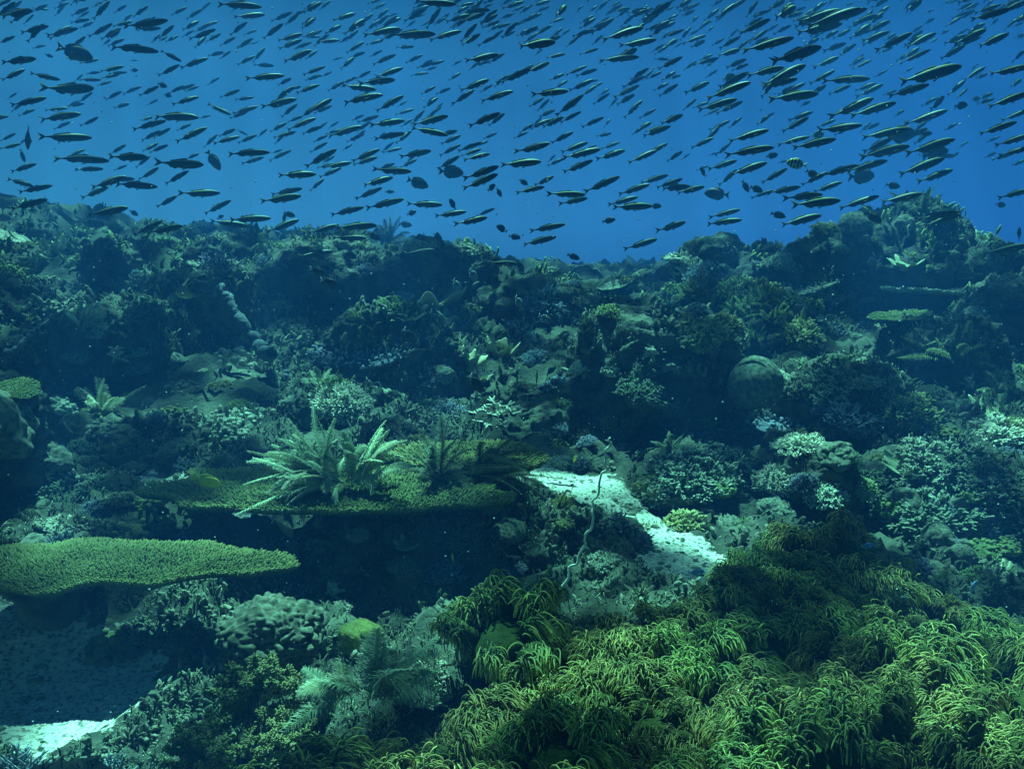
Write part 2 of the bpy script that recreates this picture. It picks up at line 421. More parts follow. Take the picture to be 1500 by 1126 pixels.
def ground_mat():
    m = mat('sea_bed', (0.025, 0.03, 0.022), (0.13, 0.15, 0.10), scale=2.6, bump=0.9, bscale=45, var=0, detail=10)
    n, l = m.node_tree.nodes, m.node_tree.links
    b = n["Principled BSDF"]; old = b.inputs["Base Color"].links[0].from_socket
    a = n.new("ShaderNodeAttribute"); a.attribute_name = "tip"
    t = n.new("ShaderNodeTexCoord")
    no = n.new("ShaderNodeTexNoise"); no.inputs["Scale"].default_value = 26; no.inputs["Detail"].default_value = 5; l.new(t.outputs["Object"], no.inputs[0])
    s = n.new("ShaderNodeMath"); s.operation = 'ADD'; l.new(a.outputs["Fac"], s.inputs[0]); l.new(no.outputs[0], s.inputs[1])
    g = n.new("ShaderNodeMapRange"); g.inputs[1].default_value = 0.96; g.inputs[2].default_value = 1.04; l.new(s.outputs[0], g.inputs[0])
    n3 = n.new("ShaderNodeTexNoise"); n3.inputs["Scale"].default_value = 60; n3.inputs["Detail"].default_value = 4; l.new(t.outputs["Object"], n3.inputs[0])
    rp = n.new("ShaderNodeValToRGB"); rp.color_ramp.elements[0].position = 0.36; rp.color_ramp.elements[0].color = (0.16, 0.18, 0.13, 1)
    rp.color_ramp.elements[1].position = 0.50; rp.color_ramp.elements[1].color = (0.74, 0.76, 0.62, 1); l.new(n3.outputs[0], rp.inputs[0])
    mx = n.new("ShaderNodeMix"); mx.data_type = 'RGBA'; l.new(g.outputs[0], mx.inputs[0]); l.new(old, mx.inputs[6]); l.new(rp.outputs[0], mx.inputs[7])
    l.new(mx.outputs[2], b.inputs["Base Color"])
    return m
M['ground'] = ground_mat()
ground = gm.obj('sea_bed', M['ground'])
tag(ground, kind='structure')

# ------------------------------------------------------------------ reef rocks
SURF_V, SURF_F, SURF_N = [V], [np.concatenate([Fg[:, [0, 1, 2]], Fg[:, [0, 2, 3]]])], [len(V)]
ROCKS = []
def rock(x0, x1, yt, yb, Y, dep, label, seed, level=6, rough=0.30, tilt=0.0):
    w = (x1 - x0) / 2 * Y / F; top = P((x0 + x1) / 2, yt, Y)[2]; bot = P((x0 + x1) / 2, yb, Y - dep * 0.7)[2] - 0.12
    c = P((x0 + x1) / 2, (yt + yb) / 2, Y); c[2] = (top + bot) / 2; h = (top - bot) / 2
    v, f = ico(level)
    v = np.sign(v) * np.abs(v) ** 0.92
    S = np.array([w, dep, h]); s = min(w, dep, h) ** 0.5
    q = v * S
    n = nrm(v / S)
    off = seed * 3.7
    k = 1 / max(0.3, (w + h) / 2)
    d = fbm(q * k * 1.1 + off, 4, seed) * rough * 0.9 + billow(q * k * 3.0 + off, 3, seed + 3) * rough * 0.32
    q = q + n * (d * min((w + h) / 2, 0.8))[:, None]
    q = q + n * (billow(q * 14 + off, 2, seed + 9) * 0.014 + fbm(q * 45 + off, 2, seed) * 0.005)[:, None]
    q[:, 2] += tilt * q[:, 0]
    q[:, :] += 0
    q = q / 1.08
    mb = MB(); mb.add(q, f)
    o = mb.obj('coral_rock', M['rock']); o.location = c
    tag(o, label, 'rock', 'rocks of the reef')
    SURF_V.append(q + c); SURF_F.append(f + sum(SURF_N)); SURF_N.append(len(q))
    ROCKS.append((o, q + c, f))
    return o
rk = [
 (430, 800, 712, 940, 3.95, .55, 'broad dark overgrown rock face under the middle table coral', 0),
 (720, 985, 745, 930, 4.05, .42, 'dark rock sloping down to the sand behind the sea whip', -0.25),
 (150, 450, 925, 1180, 3.05, .34, 'dark undercut rock below the near table coral', 0),
 (20, 330, 900, 1000, 3.45, .30, 'shaded rock wall under the near table coral', 0),
 (-120, 70, 560, 760, 4.7, .5, 'rock under the lobed boulder coral at left edge', 0),
 (20, 240, 740, 850, 3.9, .4, 'low dark rock behind the near table coral', 0),
 (90, 400, 610, 730, 5.4, .5, 'shadowed ledge behind the left sand strip', 0),
 (485, 700, 455, 600, 7.1, .6, 'round dark mound under the folded leather coral', 0),
 (830, 1060, 450, 700, 6.3, .7, 'largest dark boulder in the middle of the reef', 0),
 (930, 1130, 660, 800, 4.95, .45, 'dark rock under the front right branching coral', 0),
 (1110, 1240, 640, 800, 4.8, .4, 'dark block beneath the bright branching coral at right', 0),
 (1230, 1600, 670, 840, 4.8, .6, 'wide rock covered with branching coral at right edge', 0),
 (1215, 1410, 318, 480, 9.4, .8, 'tall pinnacle standing above the right reef crest', 0),
 (1275, 1400, 300, 380, 9.6, .5, 'overgrown top block of the right pinnacle', 0),
 (985, 1220, 362, 470, 10.2, .8, 'long low crest joining the right pinnacle', 0.04),
 (1000, 1190, 425, 560, 7.6, .7, 'rock under the olive bushes right of centre', 0),
 (275, 365, 388, 480, 7.7, .45, 'dark hump with pale rim on the left slope', 0),
 (120, 215, 352, 430, 9.2, .5, 'small dark knoll on the left reef crest', 0),
 (375, 560, 352, 450, 9.2, .6, 'rounded knoll on the crest left of centre', 0),
 (545, 720, 346, 450, 9.6, .6, 'highest rounded knoll of the middle crest', 0),
 (690, 880, 402, 500, 9.3, .7, 'low slope of branching coral beside the blue gap', 0),
 (50, 260, 440, 560, 6.8, .5, 'dark boulder on the left slope below the plumes', 0),
 (690, 850, 590, 670, 5.9, .4, 'broken ledge behind the middle table coral', 0),
 (745, 840, 560, 640, 6.3, .3, 'narrow rock pillar left of the dark boulder', 0),
 (400, 560, 560, 650, 6.0, .45, 'dark mound behind the pale feathery plumes', 0),
 (1290, 1450, 475, 620, 7.0, .6, 'rock carrying the yellow green bush at right', 0),
 (1400, 1600, 415, 600, 7.9, .7, 'dark shoulder of reef below the right pinnacle', 0),
 (-80, 110, 400, 520, 8.0, .6, 'overgrown shoulder of reef at the left edge', 0),
 (1060, 1230, 530, 660, 6.2, .5, 'rock under the smooth green dome coral', 0),
 (1180, 1330, 540, 660, 6.0, .5, 'rock under the bluish branching coral at right', 0),
 (1340, 1440, 790, 900, 3.9, .25, 'small craggy rock behind the green soft coral', 0),
 (440, 680, 960, 1100, 2.75, .30, 'low rock between brown tree coral and green soft coral', 0),
 (-200, 110, 300, 380, 14.5, 1.2, 'hazy far ridge at the left edge', 0),
 (1150, 1260, 338, 430, 9.7, .6, 'lower step of the pinnacle on its left side', 0),
 (1370, 1480, 352, 470, 9.3, .6, 'lower shoulder of the pinnacle on its right side', 0),
 (985, 1085, 343, 430, 10.4, .6, 'rounded crest top at the right end of the blue gap', 0),
 (270, 400, 350, 430, 9.8, .6, 'hazy crest lump behind the pale rimmed hump', 0),
 (500, 640, 625, 720, 4.8, .3, 'low rock between the two middle plumes', 0),
]
for i, (x0, x1, yt, yb, Y, dep, lab, tl) in enumerate(rk):
    rock(x0, x1, yt, yb, Y, dep, lab, i + 1, level=6 if Y < 8 else 5, tilt=tl)

AV = np.concatenate(SURF_V); AF = np.concatenate(SURF_F)
BVH = BVHTree.FromPolygons([Vector(v) for v in AV.tolist()], AF.tolist())
def hit(px, py):
    d = Vector(ray(px, py)); L = d.length; d.normalize()
    loc, n, i, dist = BVH.ray_cast(Vector(CAM), d)
    if loc is None: return None
    if n.dot(d) > 0: n = -n
    return np.array(loc), np.array(n)
def drop(x, y):
    loc, n, i, d = BVH.ray_cast(Vector((x, y, 6)), Vector((0, 0, -1)))
    return (np.array(loc), np.array(n)) if loc else None


# ------------------------------------------------------------------ coral prototypes (unit size, base at origin, up = +Z)
def rdirs(n, zmin=-0.1, zmax=1.0):
    z = rng.uniform(zmin, zmax, n); a = rng.uniform(0, 2 * math.pi, n); r = np.sqrt(np.maximum(0, 1 - z * z))
    return np.stack([r * np.cos(a), r * np.sin(a), z], 1)
def lin(A, B, K):
    t = np.linspace(0, 1, K)[None, :, None]
    return A[:, None] * (1 - t) + B[:, None] * t

def bush(n=150, thick=0.045, kids=4, flat=0.75, kl=0.22, jit=0.45, sides=5, zmin=-0.15):
    mb = MB(); D = rdirs(n, zmin); fl = np.array([1, 1, flat])
    lump = 1 + 0.22 * fbm(D * 2.2, 2, int(rng.integers(99)))
    E = D * fl * (rng.uniform(0.62, 0.82, n) * lump)[:, None]
    A = E * 0.30 + np.array([0, 0, -0.05])
    C = lin(A, E, 4); C[:, 1:3] += rng.normal(size=(n, 2, 3)) * 0.03
    tubes(mb, C, thick * np.array([1.3, 1.15, 1, .95]), sides, t=np.array([0, .1, .2, .3]), cap=False)
    E2 = np.repeat(E, kids, 0); D2 = nrm(np.repeat(D, kids, 0) + jit * rng.normal(size=(n * kids, 3)) + [0, 0, .2])
    L = rng.uniform(0.6, 1.2, n * kids)[:, None] * kl
    S = E2 - D2 * 0.03
    C = lin(S, S + D2 * L, 4); C[:, 2] += rng.normal(size=(n * kids, 3)) * 0.01
    tubes(mb, C, thick * np.array([.95, .9, .85, .6]), sides, t=np.array([.25, .5, .75, 1.0]))
    v, f = ico(3); w = v * np.array([.62, .62, .5]); w = w * (1 + .2 * fbm(v * 3, 2, 4))[:, None]
    mb.add(w, f, 0.0)
    return mb
def staghorn(n=46, thick=0.035):
    mb = MB(); D = rdirs(n, 0.05); E = D * rng.uniform(.6, 1.0, n)[:, None]
    K = 6; C = lin(D * 0.05, E, K); C[:, 1:] += np.cumsum(rng.normal(size=(n, K - 1, 3)) * 0.035, 1)
    tubes(mb, C, thick * np.array([1.4, 1.3, 1.2, 1.1, .95, .6]), 5)
    for _ in range(3):
        i = rng.integers(0, n, n * 2); k = rng.integers(2, K - 1, n * 2); S = C[i, k]
        d = nrm(D[i] + rng.normal(size=(n * 2, 3)) * 0.7 + [0, 0, .3])
        Q = lin(S, S + d * rng.uniform(.12, .32, n * 2)[:, None], 4)
        tubes(mb, Q, thick * np.array([.95, .9, .8, .5]), 4, t=np.array([.4, .6, .8, 1]))
    return mb
def fingers(n=130, thick=0.05, h=0.5, spread=1.0, row=1.0):
    mb = MB(); a = rng.uniform(0, 2 * math.pi, n); r = np.sqrt(rng.uniform(0, 1, n))
    B = np.stack([np.cos(a) * r, np.sin(a) * r * row, -0.1 - 0.2 * r ** 2], 1)
    d = nrm(np.stack([B[:, 0] * .8, B[:, 1] * .8, np.ones(n) * .9], 1) + rng.normal(size=(n, 3)) * .15)
    L = rng.uniform(.6, 1.1, n)[:, None] * h * (1.1 - .5 * r)[:, None]
    C = lin(B, B + d * L, 5); C[:, 1:4] += rng.normal(size=(n, 3, 3)) * .02
    tubes(mb, C, thick * np.array([1.2, 1.1, 1, .95, .6]) * rng.uniform(.7, 1.2, n)[:, None], 6)
    v, f = ico(3); mb.add(v * [1, row, .22] * (1 + .1 * fbm(v * 3, 2, 4))[:, None] + [0, 0, -.2], f, 0.0)
    return mb
def massive(nb=70, bump=0.13, lvl=5, flat=0.7, sharp=5.0, seed=0, lobes=0.25, zmin=-.4):
    v, f = ico(lvl); c = rdirs(nb, zmin); c = c * (1 + .0)
    d = np.full(len(v), 9.0); d2 = np.full(len(v), 9.0)
    for q in c:
        x = np.linalg.norm(v - q, axis=1)
        d2 = np.minimum(d2, np.maximum(d, x)); d = np.minimum(d, x)
    h = np.sqrt(np.clip((d2 - d) * sharp * .5, 0, 1))
    r = 0.85 + bump * h + lobes * fbm(v * 1.4, 2, seed) + 0.015 * fbm(v * 12, 2, seed)
    mb = MB(); mb.add(v * r[:, None] * [1, 1, flat], f, h * .6)
    return mb
def knobby(n=90, seed=0):      # cluster of separate round knobs
    mb = MB(); D = rdirs(n, -.1); v, f = ico(2)
    R = D * [1, 1, .65] * rng.uniform(.7, .95, n)[:, None] * (1 + .2 * fbm(D * 2, 2, seed))[:, None]
    for q, d in zip(R, D):
        s = rng.uniform(.07, .13); w = v * s * [1, 1, 1.2] * (1 + .15 * vnoise(v * 2 + q * 9, 3))[:, None] + q
        mb.add(w, f, 0.35 + .45 * (v[:, 2] * .5 + .5) * 0 + .25)
    v, f = ico(3); mb.add(v * [.8, .8, .5], f, 0.0)
    return mb
def plate(nf=700, R=1.0, seed=0, fh=0.07, th=0.028, cupz=0.16, tiers=1, asp=1.0, stalk=True):
    mb = MB()
    for k in range(tiers):
        rr = R * (1 - .22 * k); off = np.array([rng.normal() * .25, rng.normal() * .25, 0]) * (k > 0); z0 = .35 + .22 * k
        plate_surface(mb, rr, seed + k, cupz, asp, off + [0, 0, z0])
        B, N, rad = plate_points(nf, rr, seed + k, cupz, asp, off + [0, 0, z0])
        plate_fingers(mb, B, N, rad, fh, th)
    if stalk:
        C = np.array([[[0, 0, -.2], [0, 0, .05], [0, 0, .25], [0, 0, .4]]])
        tubes(mb, C, [[.35, .2, .22, .5]], 12, t=0.0, cap=False)
    return mb
def outline(a, seed): return 1 + (.05 * np.sin(a * 5 + seed) + .04 * np.sin(a * 11 + seed * 1.7) if seed > 4 else 0) + .10 * np.sin(a * 2 + seed) + .07 * np.sin(a * 3 + seed * 2.1) + .035 * np.sin(a * 7 + seed) + .02 * np.sin(a * 17 + seed * 3)
def psurf(r, a, R, seed, cupz, asp):
    rad = R * r * outline(a, seed)
    x, y = rad * np.cos(a), rad * np.sin(a) * asp
    z = cupz * r ** 1.5 * R + (.075 if seed < 2 else .03) * R * fbm(np.stack([x * 1.8 / R, y * 1.8 / R, 0 * x + seed], -1), 2, 3)
    return np.stack([x, y, z], -1)
def plate_surface(mb, R, seed, cupz, asp, off, thick=0.035, nr=26, na=120):
    r, a = np.meshgrid(np.linspace(0.02, 1, nr), np.arange(na) * 2 * math.pi / na, indexing='ij')
    top = psurf(r, a, R, seed, cupz, asp); bot = top - np.array([0, 0, 1]) * (thick * R * (0.35 + 2.5 * (1 - r))[..., None])
    v = np.concatenate([top.reshape(-1, 3), bot.reshape(-1, 3)]) + off
    I = np.arange(nr * na).reshape(nr, na); J = np.roll(I, -1, 1); n = nr * na
    ft = np.stack([I[:-1], I[1:], J[1:], J[:-1]], -1).reshape(-1, 4)
    fb = ft[:, ::-1] + n
    rim = np.stack([I[-1], I[-1] + n, J[-1] + n, J[-1]], -1)
    mb.add(v, np.concatenate([ft, fb, rim]), np.concatenate([np.full(n, .2), np.zeros(n)]))
def plate_points(n, R, seed, cupz, asp, off):
    r = np.sqrt(rng.uniform(0, 1, n)); ne = n // 5; r[:ne] = rng.uniform(.95, 1.0, ne); a = rng.uniform(0, 2 * math.pi, n)
    p = psurf(r, a, R, seed, cupz, asp)
    out = np.stack([np.cos(a), np.sin(a), 0 * a], 1)
    return p + off, nrm(out * (r ** 3 * 1.1)[:, None] + [0, 0, .9] + rng.normal(size=(n, 3)) * .16), r
def plate_fingers(mb, B, N, rad, fh, th, t0=.35, dim=1.0):
    L = fh * rng.uniform(.6, 1.25, len(B))[:, None] * (1 + .5 * rad ** 4)[:, None]
    C = lin(B - N * fh * .2, B + N * L, 3)
    tubes(mb, C, th * np.array([1.0, .9, .5]) * rng.uniform(.8, 1.2, len(B))[:, None], 4, t=np.array([t0, .65, 1.0])[None, :] * (dim + (1 - dim) * rad[:, None] ** 6))
def frond(mb, C, np_=44, plen=0.16, rr=0.010, pr=0.0055, droop=.35, fuzz=1):
    """one feather: C (K,3) axis; side pinnae both ways"""
    C = np.asarray(C, float); K = len(C)
    tubes(mb, C[None], rr * np.linspace(1.3, .5, K)[None], 4, t=np.linspace(0, .6, K))
    s = np.linspace(.10, 1.0, np_); x = s * (K - 1); i = np.clip(x.astype(int), 0, K - 2); fr = (x - i)[:, None]
    B = C[i] * (1 - fr) + C[i + 1] * fr; T = nrm(C[i + 1] - C[i])
    side0 = nrm(np.cross(C[-1] - C[0], np.array([0, 0, 1.0])) + 1e-4); th = rng.uniform(-.9, .9)
    up0 = nrm(np.cross(side0, C[-1] - C[0])); side0 = side0 * math.cos(th) + up0 * math.sin(th)
    for sg in (1, -1):
        for q in range(fuzz):
            S = nrm(sg * side0 + T * .75 + rng.normal(size=(np_, 3)) * (.10 + .3 * q))
            L = (plen * (np.sin(np.pi * (s * .86 + .10)) ** .6) * rng.uniform(.75, 1.15, np_))[:, None]
            E = B + S * L + np.array([0, 0, -1]) * L * droop * rng.uniform(.3, 1.2, np_)[:, None]
            Mx = (B + S * L * .55)
            tubes(mb, np.stack([B, Mx, E], 1), pr * np.array([1.1, 1.0, .7]), 3, t=np.array([.3, .65, 1.0]))
def arc(D, L, bend, K=12, side=None):
    t = np.linspace(0, 1, K)[:, None]; D = nrm(np.asarray(D, float))
    C = D * t * L + np.array([0, 0, -1.0]) * bend * L * t ** 2.2
    if side is not None: C = C + np.asarray(side) * L * t ** 2
    return C
def plume(n=16, lean=(0, 0, 1), spread=.7, pl=.17, bend=.35, np_=40, fuzz=1, pr=.0055):
    mb = MB()
    for _ in range(n):
        d = nrm(np.array(lean) + rng.normal(size=3) * spread * .5); d[2] = abs(d[2]) * .8 + .12
        C = arc(d, rng.uniform(.6, 1.05), rng.uniform(.4, 1.2) * bend, 10, rng.normal(size=3) * .12)
        C += rng.normal(size=3) * .05 * [1, 1, 0]
        frond(mb, C, np_, pl * rng.uniform(.8, 1.2), .011, pr, fuzz=fuzz)
    return mb
def treecoral(nb=26, npol=150, seed=0):
    mb = MB(); trunk = np.array([[0, 0, -.1], [.02, 0, .15], [-.03, .02, .4], [.03, 0, .7]])
    tubes(mb, trunk[None], [[.09, .07, .055, .03]], 8, t=0.1)
    for k in range(nb):
        s = rng.uniform(.1, 1); b = trunk[1] * (1 - s) + trunk[3] * s
        d = nrm(rng.normal(size=3) * [1, 1, .4] + [0, 0, .55]); L = rng.uniform(.3, .62) * (1.15 - .55 * s)
        K = 8; C = b + arc(d, L, .12, K, rng.normal(size=3) * .2)
        tubes(mb, C[None], np.linspace(.03, .014, K)[None], 5, t=0.2)
        x = rng.uniform(.8, K - 1.01, npol); i = x.astype(int); fr = (x - i)[:, None]; B = C[i] * (1 - fr) + C[i + 1] * fr
        S = nrm(rng.normal(size=(npol, 3)) + nrm(C[-1] - C[0]) * .6); l = rng.uniform(.03, .085, npol)[:, None]
        tubes(mb, lin(B, B + S * l, 3), np.array([.010, .011, .013]), 4, t=np.array([.2, .6, 1.0]))
    return mb
def softclump(nt=15, ns=95, sweep=(0, 0, 0), seed=0, len_=.62):
    mb = MB(); D = rdirs(nt, .0, 1.0); D = nrm(D + np.array(sweep) * .3)
    A = D * [1, 1, .8] * rng.uniform(.55, .95, nt)[:, None]
    # stubby arms that carry the tufts
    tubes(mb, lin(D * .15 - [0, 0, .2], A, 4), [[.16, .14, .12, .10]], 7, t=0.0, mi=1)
    N = nt * ns; A2 = np.repeat(A, ns, 0) + rng.normal(size=(N, 3)) * [.075, .075, .05]
    D2 = np.repeat(D, ns, 0); v = nrm(D2 * .9 + rng.normal(size=(N, 3)) * .5 + [0, 0, .75] + np.array(sweep) * .9)
    L = rng.uniform(.6, 1.15, N)[:, None] * len_; K = 8; P0 = A2 - v * .08; C = [P0]; cur = v.copy()
    common = np.repeat(rng.normal(size=(nt, 3)) * [.3, .3, 0] + np.array(sweep) * .45, ns, 0)
    g = (np.array([0, 0, -1.0]) + common) * rng.uniform(.8, 1.25, N)[:, None]
    for k in range(K - 1):
        P0 = P0 + cur * L / (K - 1); C.append(P0)
        cur = nrm(cur + g * .55 + rng.normal(size=(N, 3)) * .10)
    tubes(mb, np.stack(C, 1), np.array([.75, 1, 1, 1, .95, .9, .8, .55]) * .0100 * rng.uniform(.8, 1.2, N)[:, None], 4, t=np.array([0, .12, .25, .4, .5, .6, .8, 1.0]))
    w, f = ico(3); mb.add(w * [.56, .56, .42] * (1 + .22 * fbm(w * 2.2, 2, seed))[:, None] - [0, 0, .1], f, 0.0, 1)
    return mb
def cupcoral(seed=0, folds=6, amp=.22, nr=22, na=160, rimh=.35):
    mb = MB(); r, a = np.meshgrid(np.linspace(.04, 1, nr), np.arange(na) * 2 * math.pi / na, indexing='ij')
    fold = np.sin(folds * a + seed + .8 * np.sin(2 * a)) + .4 * np.sin((folds * 2 + 1) * a + 2 * seed)
    rad = r * (1 + .18 * fold * r ** 2); z = .25 + rimh * r ** 2.2 + amp * fold * r ** 3
    top = np.stack([rad * np.cos(a), rad * np.sin(a), z], -1); th = .07
    bot = np.stack([rad * .98 * np.cos(a), rad * .98 * np.sin(a), z - th - .25 * (1 - r) ** 1], -1)
    v = np.concatenate([top.reshape(-1, 3), bot.reshape(-1, 3)]); n = nr * na
    I = np.arange(n).reshape(nr, na); J = np.roll(I, -1, 1)
    ft = np.stack([I[:-1], I[1:], J[1:], J[:-1]], -1).reshape(-1, 4); rim = np.stack([I[-1], I[-1] + n, J[-1] + n, J[-1]], -1)
    mb.add(v, np.concatenate([ft, ft[:, ::-1] + n, rim]), np.concatenate([r.ravel(), r.ravel()]))
    tubes(mb, np.array([[[0, 0, -.25], [0, 0, 0], [0, 0, .28]]]), [[.4, .3, .42]], 12, t=0.0, cap=False)
    return mb
def spongetube(seed=0):
    mb = MB()
    for k in range(5):
        a = rng.uniform(0, 6.28); q = rng.uniform(0, .35); d = nrm(np.array([math.cos(a) * .25, math.sin(a) * .25, 1]))
        L = rng.uniform(.6, 1.3); b = np.array([math.cos(a) * q, math.sin(a) * q, -.1]); s = np.linspace(0, 1, 8)[:, None]
        C = np.concatenate([b + d * L * s, b + d * (L - .02) + d * 0 * s[:1], b + d * (L - .25) + d * 0 * s[:1]])
        R = np.concatenate([np.array([.12, .15, .16, .15, .16, .17, .17, .15]), [.10, .08]])
        tubes(mb, C[None], R[None], 12, t=0.3)
    return mb

GEN = {
 'bush_pale': (lambda s: bush(230, .034, 5, sides=4), 'pale', 'branching_coral', 'coral'),
 'bush_blue': (lambda s: bush(240, .034, 5, sides=4), 'blue', 'branching_coral', 'coral'),
 'bush_olive': (lambda s: bush(170, .036, 5), 'olive', 'branching_coral', 'coral'),
 'bush_dark': (lambda s: bush(220, .036, 5, sides=4), 'dark', 'branching_coral', 'coral'),
 'bush_fine': (lambda s: bush(430, .021, 6, kl=.12, flat=.85, sides=4), 'grey', 'branching_coral', 'coral'),
 'stag_pale': (lambda s: staghorn(46), 'pale', 'staghorn_coral', 'coral'),
 'stag_blue': (lambda s: staghorn(52, .032), 'blue', 'staghorn_coral', 'coral'),
 'finger_blue': (lambda s: fingers(120), 'blue', 'finger_coral', 'coral'),
 'finger_pale': (lambda s: fingers(90, .06, .4), 'pale', 'finger_coral', 'coral'),
 'massive': (lambda s: massive(60, seed=s), 'boulder', 'boulder_coral', 'coral'),
 'smooth': (lambda s: massive(14, .05, 5, .75, 2.0, seed=s, lobes=.12), 'boulder', 'boulder_coral', 'coral'),
 'knob_pale': (lambda s: knobby(90, s), 'pale', 'knobby_coral', 'coral'),
 'knob_olive': (lambda s: knobby(80, s), 'olive', 'knobby_coral', 'coral'),
 'plate': (lambda s: plate(600, seed=s, tiers=1 + s % 2), 'table', 'plate_coral', 'coral'),
 'plate_pale': (lambda s: plate(420, seed=s + 5, fh=.05, cupz=.3), 'pale', 'plate_coral', 'coral'),
 'cup': (lambda s: cupcoral(s, 5 + s % 3), 'leather', 'leather_coral', 'coral'),
 'plume': (lambda s: plume(18, spread=1.0), 'plume', 'feather_plume', 'soft coral'),
 'plume_dark': (lambda s: plume(22, spread=1.1, pl=.12), 'plumedark', 'feather_plume', 'soft coral'),
 'plume_olive': (lambda s: plume(20, spread=1.3, pl=.15), 'olive', 'feather_plume', 'soft coral'),
 'tree': (lambda s: treecoral(seed=s), 'olive', 'tree_coral', 'soft coral'),
 'tree_pale': (lambda s: treecoral(20, 120, seed=s), 'pale', 'tree_coral', 'soft coral'),
 'sponge': (lambda s: spongetube(s), 'sponge', 'tube_sponge', 'sponge'),
}
DESC = {'bush_pale': 'pale branching coral', 'bush_blue': 'bluish branching coral', 'bush_olive': 'olive branching coral', 'bush_dark': 'dark branching coral',
 'bush_fine': 'fine grey branching coral', 'stag_pale': 'pale staghorn coral', 'stag_blue': 'bluish staghorn coral', 'finger_blue': 'bluish finger coral', 'finger_pale': 'pale finger coral',
 'massive': 'lobed boulder coral', 'smooth': 'smooth boulder coral', 'knob_pale': 'pale knobby coral', 'knob_olive': 'olive knobby coral',
 'plate': 'olive plate coral', 'plate_pale': 'pale plate coral', 'cup': 'folded leather coral', 'plume': 'pale feathery plume', 'plume_dark': 'brown feathery plume',
 'plume_olive': 'olive feathery plume', 'tree': 'olive bushy tree coral', 'tree_pale': 'pale bushy tree coral', 'sponge': 'grey tube sponge'}
PROTO = {}
def proto(kind, var):
    if (kind, var) not in PROTO:
        g, m, name, cat = GEN[kind]
        PROTO[(kind, var)] = g(var).mesh(name, M[m])
    return PROTO[(kind, var)]
def where(px, py):
    if py < 330 and px > 1150: return 'on top of the right pinnacle'
    if py < 470:
        if px < 260: return 'on the far left crest'
        if px < 480: return 'on the crest left of centre'
        if px < 720: return 'on the middle crest'
        if px < 900: return 'beside the blue gap'
        if px < 1180: return 'on the crest right of the gap'
        if px < 1420: return 'on the right pinnacle slope'
        return 'on the right edge shoulder'
    if py < 610:
        if px < 180: return 'on the upper left slope'
        if px < 420: return 'on the left middle slope'
        if px < 620: return 'below the middle crest'
        if px < 830: return 'beside the leather coral cups'
        if px < 1040: return 'on the largest dark boulder'
        if px < 1230: return 'around the smooth green dome'
        return 'on the right middle slope'
    if py < 760:
        if px < 200: return 'on the lower left ledge'
        if px < 420: return 'behind the middle table coral'
        if px < 640: return 'by the bright feathery plumes'
        if px < 860: return 'by the upper sand channel'
        if px < 1130: return 'on the front right dark rock'
        return 'on the wide right rock'
    if px < 330: return 'around the near table coral'
    if px < 480: return 'between near table coral and brown tree coral'
    if px < 700: return 'by the green boulder coral'
    if px < 1000: return 'on the dark rock behind green soft coral'
    return 'behind the right green soft coral'
def sizew(s):
    return 'tiny' if s < .10 else 'small' if s < .2 else 'medium' if s < .36 else 'large'
CNT = [0]
def place(kind, px, py, wpx, label=None, var=None, up=.75, sink=.15, yaw=None, sq=1.0, H=None, scl=None, Y=None):
    """a colony on the reef under photograph point (px, py), wpx wide there"""
    h_ = H or (hit(px, py) if Y is None else (P(px, py, Y), np.array([0, 0, 1.0])))
    if h_ is None: return None
    p, n = h_; CNT[0] += 1
    d = np.linalg.norm(p - CAM)
    if scl is None: scl = wpx / 2 * d / F
    var = CNT[0] % 3 if var is None else var
    g, m, name, cat = GEN[kind]
    o = bpy.data.objects.new(name, proto(kind, var)); COL.objects.link(o)
    z = nrm(n * (1 - up) + np.array([0, 0, 1.0]) * up + rng.normal(size=3) * .08)
    q = Vector(z).to_track_quat('Z', 'Y')
    o.rotation_mode = 'QUATERNION'
    from mathutils import Quaternion
    o.rotation_quaternion = q @ Quaternion((0, 0, 1), rng.uniform(0, 6.283) if yaw is None else yaw)
    o.location = p - z * scl * sink
    o.scale = (scl, scl, scl * sq)
    tag(o, None, cat, DESC[kind] + ' colonies of the reef')
    if label: o['label'] = label
    else:
        x, y, _ = proj(p)
        later(o, f"{sizew(scl)} {DESC[kind]} {where(x, y)}", x)
    return o

# ------------------------------------------------------------------ the two big table corals and the far plates
def big_table(cx, cy, Y, R, nf, seed, label, asp=.6, fh=.026, th=.0075, cupz=.05, base=(0, 0), mname='table', rotz=0.0, foot=None, tilt=0.0):
    c = P(cx, cy, Y); t = empty('table_coral', c); t.rotation_euler = (0, tilt, rotz)
    tag(t, label, 'coral')
    a = MB(); plate_surface(a, R, seed, cupz, asp, np.zeros(3), thick=.03, nr=40, na=240); a.obj('plate', M[mname], t)
    b = MB(); B, N, rad = plate_points(nf, R, seed, cupz, asp, np.zeros(3)); plate_fingers(b, B, N, rad, fh, th, t0=.1, dim=.74); b.obj('branchlet_crest', M[mname], t)
    s = MB(); C = np.array([[[base[0], base[1], -.6], [base[0], base[1], -.35], [base[0], base[1], -.15], [base[0], base[1], -.03]]]) * [1, 1, foot or 1]
    tubes(s, C, [[.2, .12, .12, .22]], 20, t=0.0, cap=False); s.obj('stalk', M['rock'], t)
    return t
big_table(125, 842, 3.02, .655, 14000, 1.3, 'broad flat olive table coral in front, overhanging the shaded sand at left', asp=.33, base=(-.25, .2), fh=.017, th=.0047, cupz=.02, tilt=-.05)
big_table(470, 724, 3.75, .80, 12000, 4.1, 'long rough table coral under the bright feathery plumes', asp=.36, base=(.25, .1), fh=.024, th=.0068, cupz=.03, tilt=0.01, foot=.6)
big_table(690, 668, 4.35, .34, 2000, 2.2, 'small table coral behind the brown plumes left of the sand channel', asp=.8, fh=.03, th=.010, cupz=-.05)
